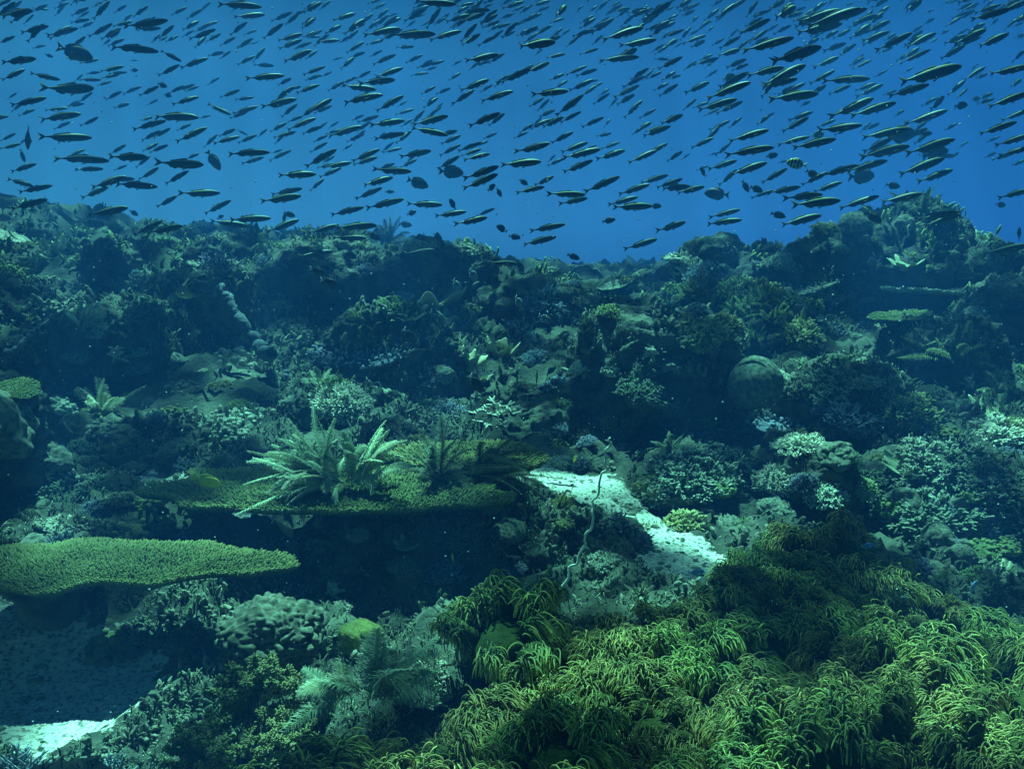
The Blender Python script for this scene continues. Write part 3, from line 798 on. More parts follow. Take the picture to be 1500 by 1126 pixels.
big_table(1375, 428, 8.6, .46, 1200, 3.0, 'thin pale table coral jutting from the reef below the right pinnacle', asp=.7, fh=.03, th=.016, cupz=.03, mname='pale', foot=.6)
big_table(1345, 410, 9.0, .28, 500, 5.0, 'smaller thin pale table coral just above another one below the right pinnacle', asp=.7, fh=.03, th=.016, cupz=.03, mname='pale', foot=.4)

# ------------------------------------------------------------------ feathery plumes with each frond its own part
def big_plume(px, py, Y, L, n, lean, spread, label, m='plume', bend=.45, pl=.2, np_=54, pr=.006, name='feather_plume', dz=0):
    b = P(px, py, Y); b[2] += dz; t = empty(name, b); tag(t, label, 'soft coral')
    for k in range(n):
        d = nrm(np.array(lean, float) + rng.normal(size=3) * spread); d[2] = abs(d[2]) * .8 + .1
        C = arc(d, rng.uniform(.62, 1.0), rng.uniform(.5, 1.2) * bend, 14, rng.normal(size=3) * .22) + rng.normal(size=3) * [.06, .06, .02]
        mb = MB(); frond(mb, C * L, np_, pl * L * rng.uniform(.75, 1.15), .010 * L, pr * L, droop=.3, fuzz=1)
        mb.obj('frond', M[m], t)
    return t
big_plume(490, 715, 3.68, .32, 80, (-.75, -.15, .60), .42, 'bright pale feathery plume leaning left on the long table coral', bend=.30, pl=.085, np_=72, pr=.0042, dz=.03)
big_plume(520, 715, 3.75, .36, 20, (.35, 0, .9), .28, 'bright pale feathery plume curling right behind the leaning one', bend=.55, pl=.11, dz=.03)
big_plume(645, 700, 3.9, .30, 30, (-.1, 0, .9), .55, 'dark brown feathery bush between the bright plumes and sand channel', m='plumedark', bend=.3, pl=.12, pr=.004)
big_plume(690, 705, 3.95, .36, 22, (.65, 0, .75), .33, 'brown feathery bush arching right over the table coral rim', m='plumedark', bend=.6, pl=.10, pr=.0045)
big_plume(555, 1020, 2.15, .22, 20, (.35, 0, .85), .42, 'pale green feather fronds in front of the green boulder coral', bend=.35, pl=.22)
big_plume(515, 1015, 2.15, .16, 10, (-.7, -.1, .45), .3, 'low pale feather fronds reaching left below the green boulder coral', bend=.4, pl=.25)
for (px, py, w, lab, k) in [
 (120, 478, 130, 'feathery grey green plume on the upper left slope', 'plume'), (75, 380, 110, 'pale plume on the far left crest', 'plume'), (150, 600, 120, 'pale tangled plume above the left sand strip', 'plume'),
 (470, 570, 110, 'grey plume rising left above the bright table plumes', 'plume'), (370, 352, 80, 'wispy plume on the crest left of centre', 'plume_olive'), (570, 350, 90, 'wispy tall plume on the middle crest', 'plume_olive'),
 (740, 375, 70, 'wispy brown plume at the left side of the blue gap', 'plume_dark'), (1350, 310, 120, 'wispy plume on top of the right pinnacle', 'plume_dark'), (1400, 520, 130, 'yellow green plume on the right middle slope', 'plume_olive'),
 (1400, 400, 90, 'dark wispy plume right of the pinnacle', 'plume_dark'), (820, 745, 90, 'brown wispy tuft beside the sand channel', 'plume_olive'), (890, 770, 50, 'dark wispy tuft on the rock behind the sea whip', 'plume_dark'),
 (530, 470, 70, 'small olive plume left of the folded leather coral', 'plume_olive'), (540, 500, 60, 'pale olive plume below the folded leather coral', 'plume_olive'), (385, 425, 70, 'yellowish plume beside the pale rimmed hump', 'plume_olive'),
 (860, 480, 60, 'yellowish plume on the left side of the largest dark boulder', 'plume_olive'), (1470, 575, 110, 'pale spiky plume at the right edge', 'plume'), (510, 345, 60, 'faint wispy plume behind the middle crest', 'plume_dark')]:
    place(k, px, py, w, label=lab, up=.9)
for i in range(26):      # the olive bushes right of centre
    px, py = rng.uniform(985, 1175), rng.uniform(405, 500)
    if py < 425 + abs(px - 1050) * .25: py = 425 + abs(px - 1050) * .25
    place('plume_olive' if i % 4 else 'bush_olive', px, py, rng.uniform(60, 95), up=.8)

# ------------------------------------------------------------------ named colonies
for a in [
 ('massive', -5, 600, 130, 'big lobed boulder coral at the left edge', .3, .9), ('massive', 60, 655, 80, 'lower lobed boulder coral at the left edge', .3, .8),
 ('smooth', 60, 800, 90, 'smooth rounded boulder coral behind the near table coral', .3, 1.0), ('smooth', 15, 830, 70, 'pale lumpy boulder coral at left edge behind the near table coral', .3, .9),
 ('bush_dark', 105, 720, 120, 'dark mossy bush coral behind the left lumps', .3, .8), ('knob_olive', 155, 800, 140, 'dark knobby dome behind the near table coral', .35, .8), ('knob_olive', 195, 770, 110, 'dark knobby dome touching the long table coral', .35, .8),
 ('bush_fine', 1000, 690, 190, 'wide branching coral capping the front right dark rock', .25, .7),
 ('bush_fine', 1075, 680, 130, 'branching coral right beside the widest one', .25, .7), ('bush_pale', 1175, 650, 90, 'brightest branching coral on the dark block at right', .25, .8), ('bush_pale', 1140, 700, 70, 'small bright branching coral in the notch at right', .25, .8),
 ('bush_fine', 1095, 590, 90, 'grey branching coral under the smooth green dome', .25, .9), ('bush_blue', 1085, 620, 80, 'lower bluish branching coral under the smooth green dome', .25, .9),
 ('bush_blue', 1145, 515, 70, 'round bluish branching coral behind the smooth green dome', .3, .8), ('bush_fine', 1225, 560, 120, 'wide grey branching coral right of the smooth dome', .3, .7), ('bush_blue', 1250, 600, 100, 'bluish branching coral on the right slope shoulder', .3, .7),
 ('bush_fine', 1280, 710, 130, 'grey branching coral at left end of the wide right rock', .3, .7), ('bush_fine', 1370, 670, 150, 'grey branching coral on top of the wide right rock', .3, .7), ('bush_fine', 1460, 700, 160, 'grey branching coral at right end of the wide rock', .3, .7),
 ('bush_dark', 1370, 740, 140, 'darker branching coral low on the wide right rock', .3, .7), ('bush_pale', 1450, 620, 120, 'pale branching coral at the right edge', .3, .6), ('bush_dark', 1480, 760, 120, 'darker branching coral low at the right edge', .3, .7),
 ('cup', 632, 450, 100, 'large folded leather coral crowning the round dark mound', .1, .8), ('cup', 670, 475, 60, 'folded leather coral lobe right of the large one', .1, .8), ('cup', 600, 465, 50, 'folded leather coral lobe left of the large one', .1, .8),
 ('cup', 733, 522, 46, 'pale upright cup coral in the middle', .1, 1.4), ('cup', 690, 535, 40, 'pale fan shaped cup coral left of the upright cup', .1, 1.4), ('cup', 718, 490, 40, 'yellowish cup coral above the upright pale cup', .1, 1),
 ('bush_olive', 570, 448, 70, 'olive dome coral left of the folded leather coral', .3, .8),
 ('smooth', 565, 603, 60, 'smooth pale boulder behind the bright plumes', .3, .7), ('stag_pale', 605, 615, 50, 'pale knotted coral right of the smooth pale boulder', .2, .7), ('stag_blue', 655, 605, 80, 'bluish knotted coral behind the brown plumes', .2, .7),
 ('stag_pale', 735, 605, 110, 'spread branching coral on the broken ledge', .2, .5), ('bush_olive', 605, 645, 60, 'bright yellow green coral between the plumes', .3, .8),
 ('smooth', 325, 385, 70, 'pale capped hump coral on the left slope', .3, .7), ('smooth', 175, 458, 60, 'pale ledge coral on the upper left slope', .3, .5), ('smooth', 262, 435, 40, 'small dome coral left of the big tube', .3, 1.0),
 ('smooth', 257, 525, 44, 'small dome coral on the left middle slope', .3, 1.0), ('smooth', 300, 540, 50, 'pale topped flat coral on the left middle slope', .3, .5), ('smooth', 350, 545, 60, 'pale knob ledge coral on the left middle slope', .3, .5), ('smooth', 198, 525, 60, 'pale mushroom shaped coral on the left slope', .3, .5),
 ('knob_pale', 325, 610, 60, 'pale knobby coral left of the bright plumes', .3, .8), ('knob_pale', 360, 600, 80, 'wide pale knobby coral left of the bright plumes', .3, .7), ('knob_pale', 340, 632, 60, 'lower pale knobby coral left of the bright plumes', .3, .7),
 ('finger_blue', 450, 500, 90, 'left finger coral of the bluish row', .1, .9), ('finger_blue', 500, 505, 90, 'middle finger coral of the bluish row', .1, .9), ('finger_blue', 550, 512, 80, 'right finger coral of the bluish row', .1, .9),
 ('stag_blue', 620, 550, 60, 'round bluish staghorn coral under the dark mound', .3, .8), ('stag_blue', 800, 440, 90, 'bluish staghorn thicket beside the blue gap', .3, .8), ('stag_blue', 830, 470, 90, 'lower bluish staghorn thicket beside the blue gap', .3, .8), ('stag_blue', 770, 480, 80, 'bluish staghorn thicket above the leather cups', .3, .8),
 ('bush_pale', 500, 580, 100, 'pale branching dome above the bright plumes', .3, .8), ('smooth', 740, 445, 36, 'small bluish dome right of the folded leather coral', .3, 1.3),
 ('bush_dark', 915, 445, 110, 'dark bush on top of the largest dark boulder', .3, .7), ('smooth', 1260, 320, 60, 'pale lump on top of the right pinnacle', .3, .8), ('smooth', 1325, 325, 30, 'bright yellowish lump on the right pinnacle', .3, 1.5),
 ('smooth', 950, 400, 36, 'left hazy dome coral beside the blue gap', .3, .8), ('smooth', 930, 415, 40, 'lower hazy dome coral beside the blue gap', .3, .8), ('smooth', 968, 418, 44, 'right hazy dome coral beside the blue gap', .3, .9), ('stag_pale', 1020, 395, 60, 'pale fan coral on the crest right of the gap', .2, .9),
 ('stag_pale', 1170, 420, 80, 'bright pale coral tangle on the crest below the pinnacle', .3, .6), ('stag_pale', 1220, 430, 80, 'second bright pale coral tangle below the pinnacle', .3, .6), ('finger_pale', 1195, 408, 60, 'bright pale finger coral below the pinnacle', .3, .6),
 ('plate', 1350, 465, 90, 'olive plate coral on the right middle slope', .1, .6), ('plate', 1320, 470, 70, 'smaller olive plate coral on the right middle slope', .1, .6),
 ('smooth', 1375, 790, 50, 'pale craggy upright coral behind the right green soft coral', .2, 1.7), ('smooth', 1410, 810, 40, 'short craggy coral beside the upright one', .2, 1.2), ('smooth', 1365, 830, 60, 'knotted coral foot behind the right green soft coral', .3, .9),
 ('tree_pale', 487, 880, 62, 'small pale bushy coral standing left of the green boulder coral', .05, 1.1),
 ('finger_pale', 620, 1000, 80, 'pale crusty finger coral left of the green soft coral', .2, .6), ('stag_pale', 600, 985, 60, 'pale spiny coral left of the green soft coral', .2, .6), ('knob_pale', 640, 980, 50, 'pale knob coral touching the green soft coral', .2, .7),
 ('stag_blue', 905, 765, 80, 'bluish knotted coral crusting the sloping rock by the sand', .25, .6), ('stag_blue', 935, 790, 70, 'lower bluish knotted coral crusting the sloping rock', .25, .6), ('knob_pale', 925, 745, 50, 'pale knobs beside the sand channel', .25, .7), ('stag_pale', 945, 770, 50, 'pale spiny coral at the channel bend', .25, .7),
 ('knob_olive', 165, 930, 110, 'olive knobby coral in the shade under the near table coral', .35, .8), ('bush_dark', 215, 925, 100, 'dark bush coral in the shade under the near table coral', .3, .8),
 ('smooth', 720, 730, 60, 'smooth pale lump on the middle rock corner', .3, .9), ('smooth', 745, 770, 60, 'pale lump down the right side of the middle rock', .3, .9), ('knob_olive', 665, 728, 80, 'round knobs at the rim of the middle rock', .3, .6), ('knob_pale', 610, 730, 60, 'pale knob cluster under the table coral edge', .3, .7),
 ('knob_olive', 700, 722, 60, 'dark knob cluster on the middle rock corner', .3, .6),
 ]:
    k, px, py, w, lab, sk, sq = a
    place(k, px, py, w, label=lab, sink=sk, sq=sq)

def standalone(name, mb, m, loc, scl, label, cat='coral', rz=0, rx=0, ry=0):
    o = mb.obj(name, m); o.location = loc; o.scale = scl; o.rotation_euler = (rx, ry, rz); tag(o, label, cat); return o
p = P(398, 935, 2.5); standalone('boulder_coral', massive(190, .20, 6, .75, 10.0, 3, .16), M['boulder'], p, (.155, .14, .14), 'lumpy bluish boulder coral right below the near table coral', rx=.35)
p = P(530, 935, 2.8); standalone('boulder_coral', massive(9, .16, 6, .8, 2.0, 8, .16), M['greenb'], p, (.088, .088, .09), 'smooth bright green boulder coral behind pale feather fronds')
p = P(1106, 562, 5.6); standalone('boulder_coral', massive(10, .03, 5, .9, 2.0, 5, .06), M['boulder'], p, (.21, .20, .22), 'smooth pale green dome coral on the right middle slope')
t = treecoral(34, 260, 1)
p = P(370, 1075, 2.3); o = standalone('tree_coral', t, M['olive'], p, (.25, .25, .27), 'large brownish bushy tree coral at the bottom left of centre', 'soft coral')
o2 = o.copy(); COL.objects.link(o2); o2.location = P(300, 1135, 2.15); o2.rotation_euler = (0, -.5, 2); o2.scale = (.2,) * 3; o2['label'] = 'lower bushy tree coral leaning left at the bottom edge'
o3 = o.copy(); COL.objects.link(o3); o3.location = P(435, 1110, 2.2); o3.rotation_euler = (0, .35, 4); o3.scale = (.17,) * 3; o3['label'] = 'small bushy tree coral at the right foot of the large one'
for q, (x, y, Y, s) in enumerate([(20, 1150, 2.3, .12), (95, 1165, 2.25, .12), (165, 1160, 2.3, .11), (-30, 1140, 2.3, .12)]):
    o4 = bpy.data.objects.new('staghorn_coral', proto('bush_dark' if q % 2 else 'stag_blue', q % 3)); COL.objects.link(o4); o4.location = P(x, y, Y); o4.scale = (s,) * 3
    tag(o4, None, 'coral', 'dark staghorn corals in front of the left sand'); later(o4, 'dark bluish spiky coral in front of the shaded left sand', x)

# ------------------------------------------------------------------ sea whips and the long tube
def whip(pts, r0, r1, name, label, m='whip', cat='sea whip', wob=.006):
    C = np.array([P(*q) for q in pts]); K = 60; s = np.linspace(0, len(C) - 1, K); i = np.clip(s.astype(int), 0, len(C) - 2); fr = (s - i)[:, None]
    Q = C[i] * (1 - fr) + C[i + 1] * fr
    for _ in range(3): Q[1:-1] = (Q[:-2] + Q[1:-1] * 2 + Q[2:]) / 4
    Q = Q + np.stack([vnoise(np.stack([np.arange(K) * .45, 0 * s, 0 * s + z], -1), 3) for z in (1, 5, 9)], -1) * wob
    c = Q[0].copy(); mb = MB(); tubes(mb, (Q - c)[None], (np.linspace(r0, r1, K) * (1 + .04 * vnoise(np.stack([s * 3, 0 * s, 0 * s], -1), 5)))[None], 8, t=np.linspace(0, 1, K))
    o = mb.obj(name, M[m]); o.location = c; tag(o, label, cat); return o
whip([(805, 895, 3.1), (835, 842, 3.08), (857, 790, 3.06), (868, 745, 3.06), (882, 712, 3.05), (889, 665, 3.05), (893, 638, 3.05)],   .0055, .0034, 'sea_whip', 'thin pale wavy sea whip rising in front of the sand channel', wob=.014)
whip([(1308, 430, 9.0), (1306, 395, 8.9), (1316, 370, 8.9), (1330, 345, 8.9), (1334, 318, 8.9)], .014, .008, 'sea_whip', 'thin far sea whip standing before the right pinnacle', wob=.02)
whip([(395, 520, 6.4), (375, 505, 6.5), (350, 465, 6.6), (335, 435, 6.7), (320, 418, 6.8)], .055, .028, 'tube_sponge', 'long slanting bluish tube on the left slope', m='sponge', cat='sponge', wob=.02)
whip([(0, 525, 5.4), (20, 512, 5.5), (45, 490, 5.6), (55, 482, 5.7)], .02, .012, 'sea_whip', 'curved dark rope sponge at the left edge', m='sponge', wob=.02)

# ------------------------------------------------------------------ green soft coral field
EDGE = [(455, 1126), (480, 1085), (560, 1050), (640, 1035), (648, 1000), (655, 940), (700, 890), (755, 880), (795, 910), (815, 870), (870, 880), (930, 885), (965, 905), (1000, 870),
        (1080, 855), (1130, 780), (1200, 765), (1280, 785), (1330, 845), (1400, 880), (1440, 930), (1560, 965)]
ex = [e[0] for e in EDGE]; ey = [e[1] for e in EDGE]
SOFT = []
for s_ in range(7):
    sw = [(.25, 0, 0), (-.5, 0, .2), (.5, 0, 0), (0, -.3, 0), (.8, 0, .1), (-.2, .1, 0), (.45, -.2, .15)][s_]
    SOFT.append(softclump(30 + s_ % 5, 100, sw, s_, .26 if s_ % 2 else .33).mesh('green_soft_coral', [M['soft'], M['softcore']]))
pos = []
for k in range(4200):
    px = rng.uniform(440, 1560); py = rng.uniform(790, 1300)
    e = np.interp(px, ex, ey)
    if py < e + 52: continue
    if 455 < px < 690 and py < 1165: continue
    if 690 <= px < 770 and py < e + 85: continue
    hh = hit(px, min(py, 1120)) if py < 1126 else None
    if py >= 1126:
        y_ = 1.85 - (py - 1126) / 174 * .55; x_ = (px - 750) / F * (y_ * 1.15); hh = drop(x_, y_)
    if hh is None or hh[0][1] > 3.9: continue
    r = rng.uniform(.11, .20)
    if all(np.linalg.norm((hh[0] - q)[:2]) > (r + rq) * .60 for q, rq in pos): pos.append((hh[0], r))
    if len(pos) > 120: break
for i, (p, r) in enumerate(pos):
    o = bpy.data.objects.new('green_soft_coral', SOFT[i % 7]); COL.objects.link(o)
    o.location = p + [0, 0, r * rng.uniform(0, .5)]; s = r * 1.12; o.scale = (s, s, s * rng.uniform(.95, 1.3)); o.rotation_euler = (rng.normal() * .12, rng.normal() * .12, rng.normal() * .5)
    tag(o, None, 'soft coral', 'drooping green soft coral clumps')
    x, y, _ = proj(p)
    row = 'in back row' if y < np.interp(x, ex, ey) + 110 else 'at very front' if y > 1060 else 'in middle rows'
    side = 'left part' if x < 850 else 'central part' if x < 1150 else 'right part'
    later(o, f"drooping green clump {row}, {side} of soft coral", x)

# ------------------------------------------------------------------ scattered small colonies
kinds = ['bush_pale', 'bush_blue', 'bush_dark', 'bush_olive', 'stag_pale', 'stag_blue', 'finger_pale', 'massive', 'smooth', 'knob_pale', 'knob_olive', 'plate', 'plate_pale', 'plume', 'plume_dark', 'plume_olive', 'cup', 'finger_blue', 'sponge', 'tree_pale']
wts = np.array([4, 6, 12, 7, 2, 3, 2, 5, 5, 5, 9, 1.5, 1, 3, 4, 4, .7, 1, 1, 2.0]); wts /= wts.sum()
got = []
def free(x, y, r):
    return all((x - a) ** 2 + (y - b) ** 2 > (r + c) ** 2 * .30 for a, b, c in got)
tries = 0
while len(got) < 330 and tries < 9000:
    tries += 1
    px, py = rng.uniform(-30, 1530), rng.uniform(325, 900) ** 1.0
    if py > np.interp(px, ex, ey) - 20 and px > 640: continue
    if px < 450 and py > 800: continue
    hh = hit(px, py)
    if hh is None or hh[0][1] > 16: continue
    if hh[1][2] < .25 + .25 * rng.random(): continue
    if sandmask(np.array([hh[0][0]]), np.array([hh[0][1]]))[0] > .25: continue
    if 360 < px < 800 and 600 < py < 760: continue
    w = rng.uniform(22, 50) * (1.6 if rng.random() < .25 else 1) * (1.15 if py > 500 else .85)
    if not free(px, py, w / 2): continue
    got.append((px, py, w / 2))
    k = rng.choice(kinds, p=wts)
    if py > 620 and k.startswith('plate'): k = 'bush_fine'
    place(k, px, py, w, H=hh, up=.7, sq=rng.uniform(.6, 1.0))

# ------------------------------------------------------------------ turf and encrusting growth over every rock (uncountable)
def turf(name, n_img, n_world, lo, hi, m, label, seed, kids=3, thick=.16, yr=(1.5, 10)):
    B, N = [], []
    for _ in range(n_img):
        px, py = rng.uniform(-60, 1560), rng.uniform(300, 1126)
        hh = hit(px, py)
        if hh is None or hh[0][1] > 13: continue
        B.append(hh[0]); N.append(hh[1])
    for _ in range(n_world):
        y = rng.uniform(*yr); x = rng.uniform(-1, 1) * (.75 * y + 1)
        hh = drop(x, y)
        if hh: B.append(hh[0]); N.append(hh[1])
    B, N = np.array(B), np.array(N)
    keep = sandmask(B[:, 0], B[:, 1]) < .12 + .25 * rng.random(len(B)); 
    patch = (fbm(B * 1.5, 2, seed) > .0) & (N[:, 2] > .15 + .3 * rng.random(len(N)))
    B, N = B[keep & patch], N[keep & patch]
    d = np.linalg.norm(B - CAM, axis=1)
    n = len(B); S = np.repeat(rng.uniform(lo, hi, n) * np.clip(d / 5, .38, 1.5), kids)
    B2 = np.repeat(B, kids, 0) + rng.normal(size=(n * kids, 3)) * (S * .6)[:, None]
    D = nrm(np.repeat(N, kids, 0) * .6 + [0, 0, .6] + rng.normal(size=(n * kids, 3)) * .55)
    C = lin(B2 - D * S[:, None] * .5, B2 + D * S[:, None], 3); C[:, 1] += rng.normal(size=(n * kids, 3)) * (S * .15)[:, None]
    mb = MB(); tubes(mb, C, (S * thick)[:, None] * np.array([1.0, 1.0, .6]), 4, t=np.array([0, .6, 1.0]) )
    o = mb.obj(name, M[m]); tag(o, label, 'turf', kind='stuff'); return o
turf('reef_turf', 15000, 7000, .010, .030, 'turf', 'short algal turf and stubby growth covering the rocks', 3)
turf('encrusting_knobs', 9000, 4000, .012, .034, 'boulder', 'pale encrusting knobs speckling the rocks', 8, kids=2, thick=.5)
turf('far_growth', 0, 6000, .02, .05, 'olive', 'hazy bushy growth over the far reef', 5, kids=5, thick=.25, yr=(8, 23))

# coral rubble and shell bits lying on the sand
rb = MB(); v, f = ico(1)
for i, j in SEG:
    for k in range(45):
        t_ = rng.random(); q = SP[i][0] * (1 - t_) + SP[j][0] * t_ + rng.normal(size=2) * (SP[i][1] * (1 - t_) + SP[j][1] * t_) * .75
        h_ = drop(q[0], q[1])
        if h_ is None or sandmask(np.array([q[0]]), np.array([q[1]]))[0] < .1: continue
        s_ = rng.uniform(.004, .016) * (1.8 if rng.random() < .08 else 1)
        w = v * (s_ * rng.uniform(.5, 1.6, 3) * [1, 1, .6]) * (1 + .3 * vnoise(v * 2 + k, 2))[:, None]
        a = rng.uniform(0, 6.28); w = np.stack([w[:, 0] * math.cos(a) - w[:, 1] * math.sin(a), w[:, 0] * math.sin(a) + w[:, 1] * math.cos(a), w[:, 2]], 1)
        rb.add(w + h_[0], f, .2)
o = rb.obj('coral_rubble', M['boulder']); tag(o, 'small coral rubble lying on the sand', 'rubble', kind='stuff')

# ------------------------------------------------------------------ fish
def fish_mb(prof, width, K=15, S=12):
    """prof: list of (x, z_top, z_bottom) along the body, head at +x"""
    pr = np.array(prof, float); x = np.linspace(0, 1, K) ** 1.0
    x = pr[0, 0] + (pr[-1, 0] - pr[0, 0]) * (1 - np.cos(np.pi * (x * .5 + .0))) if False else np.linspace(pr[0, 0], pr[-1, 0], K)
    zt = np.interp(x, pr[:, 0], pr[:, 1]); zb = np.interp(x, pr[:, 0], pr[:, 2])
    h = (zt - zb) / 2; c = (zt + zb) / 2; w = h * width
    a = np.arange(S) * 2 * math.pi / S
    v = np.stack([np.repeat(x, S), (w[:, None] * np.cos(a)).ravel(), (c[:, None] + h[:, None] * np.sin(a)).ravel()], 1)
    t = (np.sin(a)[None, :] * .5 + .5 + 0 * x[:, None]).ravel()
    v = np.concatenate([v, [[pr[0, 0] - .004, 0, c[0]]], [[pr[-1, 0] + .006, 0, c[-1]]]]); t = np.append(t, [.5, .5])
    f4 = []
    for k in range(K - 1):
        for j in range(S):
            j2 = (j + 1) % S; f4.append((k * S + j, k * S + j2, (k + 1) * S + j2, (k + 1) * S + j))
    mb = MB(); mb.add(v, f4, t)
    f3 = [(K * S, (j + 1) % S, j) for j in range(S)] + [(K * S + 1, (K - 1) * S + j, (K - 1) * S + (j + 1) % S) for j in range(S)]
    mb.f.append(np.array(f3, np.int32)); mb.m.append(np.zeros(len(f3), np.int32))
    return mb
def fin(mb, out, th=.006, y=0.0, mi=1, rot=0.0, t=.3):
    o = np.array(out, float); n = len(o); c = o.mean(0)
    def mk(s): 
        p = np.stack([o[:, 0], np.full(n, y + s), o[:, 1]], 1); return p
    v = np.concatenate([mk(th / 2), mk(-th / 2), [[c[0], y + th, c[1]]], [[c[0], y - th, c[1]]]])
    if rot:
        p0 = v[0].copy(); q = v - p0; cs, sn = math.cos(rot), math.sin(rot)
        v = p0 + np.stack([q[:, 0], q[:, 1] * cs - q[:, 2] * sn, q[:, 1] * sn + q[:, 2] * cs], 1)
    f = []
    for i in range(n):
        j = (i + 1) % n; f += [(i, j, 2 * n), (n + j, n + i, 2 * n + 1), (i, n + i, n + j), (i, n + j, j)]
    mb.add(v, f, t, mi)
SLIM = [(-.37, .012, -.012), (-.30, .020, -.020), (-.18, .045, -.050), (-.02, .072, -.082), (.14, .083, -.092), (.28, .078, -.084), (.38, .062, -.066), (.45, .038, -.046), (.49, .012, -.024)]
TAILS = [(-.36, .010), (-.42, .045), (-.50, .078), (-.46, .025), (-.44, 0), (-.46, -.025), (-.50, -.078), (-.42, -.045), (-.36, -.010)]
def slim(bend=0.0, slimness=1.0, full=True):
    mb = fish_mb([(x, a * slimness, b * slimness) for x, a, b in SLIM], .62)
    fin(mb, TAILS, .006)
    fin(mb, [(-.20, .040 * slimness), (.16, .078 * slimness), (.08, .112 * slimness), (-.10, .082 * slimness), (-.22, .058 * slimness)], .004)
    fin(mb, [(-.24, -.036 * slimness), (-.04, -.076 * slimness), (-.12, -.100 * slimness), (-.22, -.065 * slimness)], .004)
    if full:
        for s in (1, -1):
            fin(mb, [(.24, -.02), (.12, -.035), (.10, -.065), (.20, -.045)], .004, y=s * .047, rot=s * .5)
        fin(mb, [(.12, -.085 * slimness), (.05, -.125 * slimness), (.02, -.10 * slimness)], .004)
    for i in range(len(mb.v)):
        v = mb.v[i]; v[:, 1] += bend * (v[:, 0] ** 2) * np.where(v[:, 0] < 0, 1.6, .5)
    return mb
def oval(h=.24, tail=True, whitetail=False, w=.42, long=1.0):
    P0 = [(-.32, .035, -.035), (-.24, .07, -.07), (-.12, .17, -.17), (.02, .22, -.22), (.16, .23, -.22), (.30, .19, -.17), (.40, .11, -.11), (.47, .03, -.05)]
    s = h / .23; mb = fish_mb([(x, a * s, b * s) for x, a, b in P0], w)
    fin(mb, [(-.31, .03), (-.40, .09), (-.50, .16), (-.44, .0), (-.50, -.16), (-.40, -.09), (-.31, -.03)], .01, mi=2 if whitetail else 1)
    fin(mb, [(-.26, .06 * s), (-.05, .18 * s), (.22, .21 * s), (.10, .26 * s), (-.08, .25 * s), (-.20, .19 * s), (-.29, .10 * s)], .008)
    fin(mb, [(-.26, -.06 * s), (-.05, -.18 * s), (.06, -.21 * s), (-.06, -.26 * s), (-.18, -.21 * s), (-.29, -.11 * s)], .008)
    for q in (1, -1): fin(mb, [(.20, -.02), (.08, .02), (.04, -.08), (.14, -.08)], .006, y=q * h * w * .95, rot=q * .5)
    return mb
def eye_mb(x, y, z, r):
    v, f = ico(2); mb = MB(); mb.add(v * [r, r * .5, r] + [x, y, z], f); return mb
SLIMS = [slim(b, s).mesh('slender_fish', [M['fus'], M['fin']]) for b, s in ((0, .96), (.12, .90), (-.12, 1.0), (.26, .86), (-.24, .94), (.05, .88))]
EYE = [eye_mb(.405, s * .040, .012, .014).mesh('eye', M['eye']) for s in (1, -1)]
DAMS = [oval(h).mesh('damselfish', [M['dams'], M['fin'], M['whitefin']]) for h in (.23, .20)]
DAMSW = oval(.21, whitetail=True).mesh('damselfish', [M['dams'], M['fin'], M['whitefin']])
SURG = [oval(h).mesh('surgeonfish', [M['surg'], M['fin']]) for h in (.22, .26)]
SERG = oval(.24).mesh('banded_damselfish', [M['serg'], M['whitefin']])
BLUEF = oval(.19).mesh('pale_blue_damselfish', [M['bluef'], M['whitefin']])
YEL = oval(.20).mesh('yellow_fish', [M['yel'], M['yel']])
def pose(a, b, roll):
    x = nrm(b - a); z = np.array([0, 0, 1.0]); z = nrm(z - x * z.dot(x)); y = np.cross(z, x)
    c, s = math.cos(roll), math.sin(roll); y, z = y * c + z * s, -y * s + z * c
    L = np.linalg.norm(b - a); m = Matrix.Identity(4)
    for i in range(3):
        m[i][0], m[i][1], m[i][2], m[i][3] = x[i] * L, y[i] * L, z[i] * L, (a[i] + b[i]) / 2
    return m
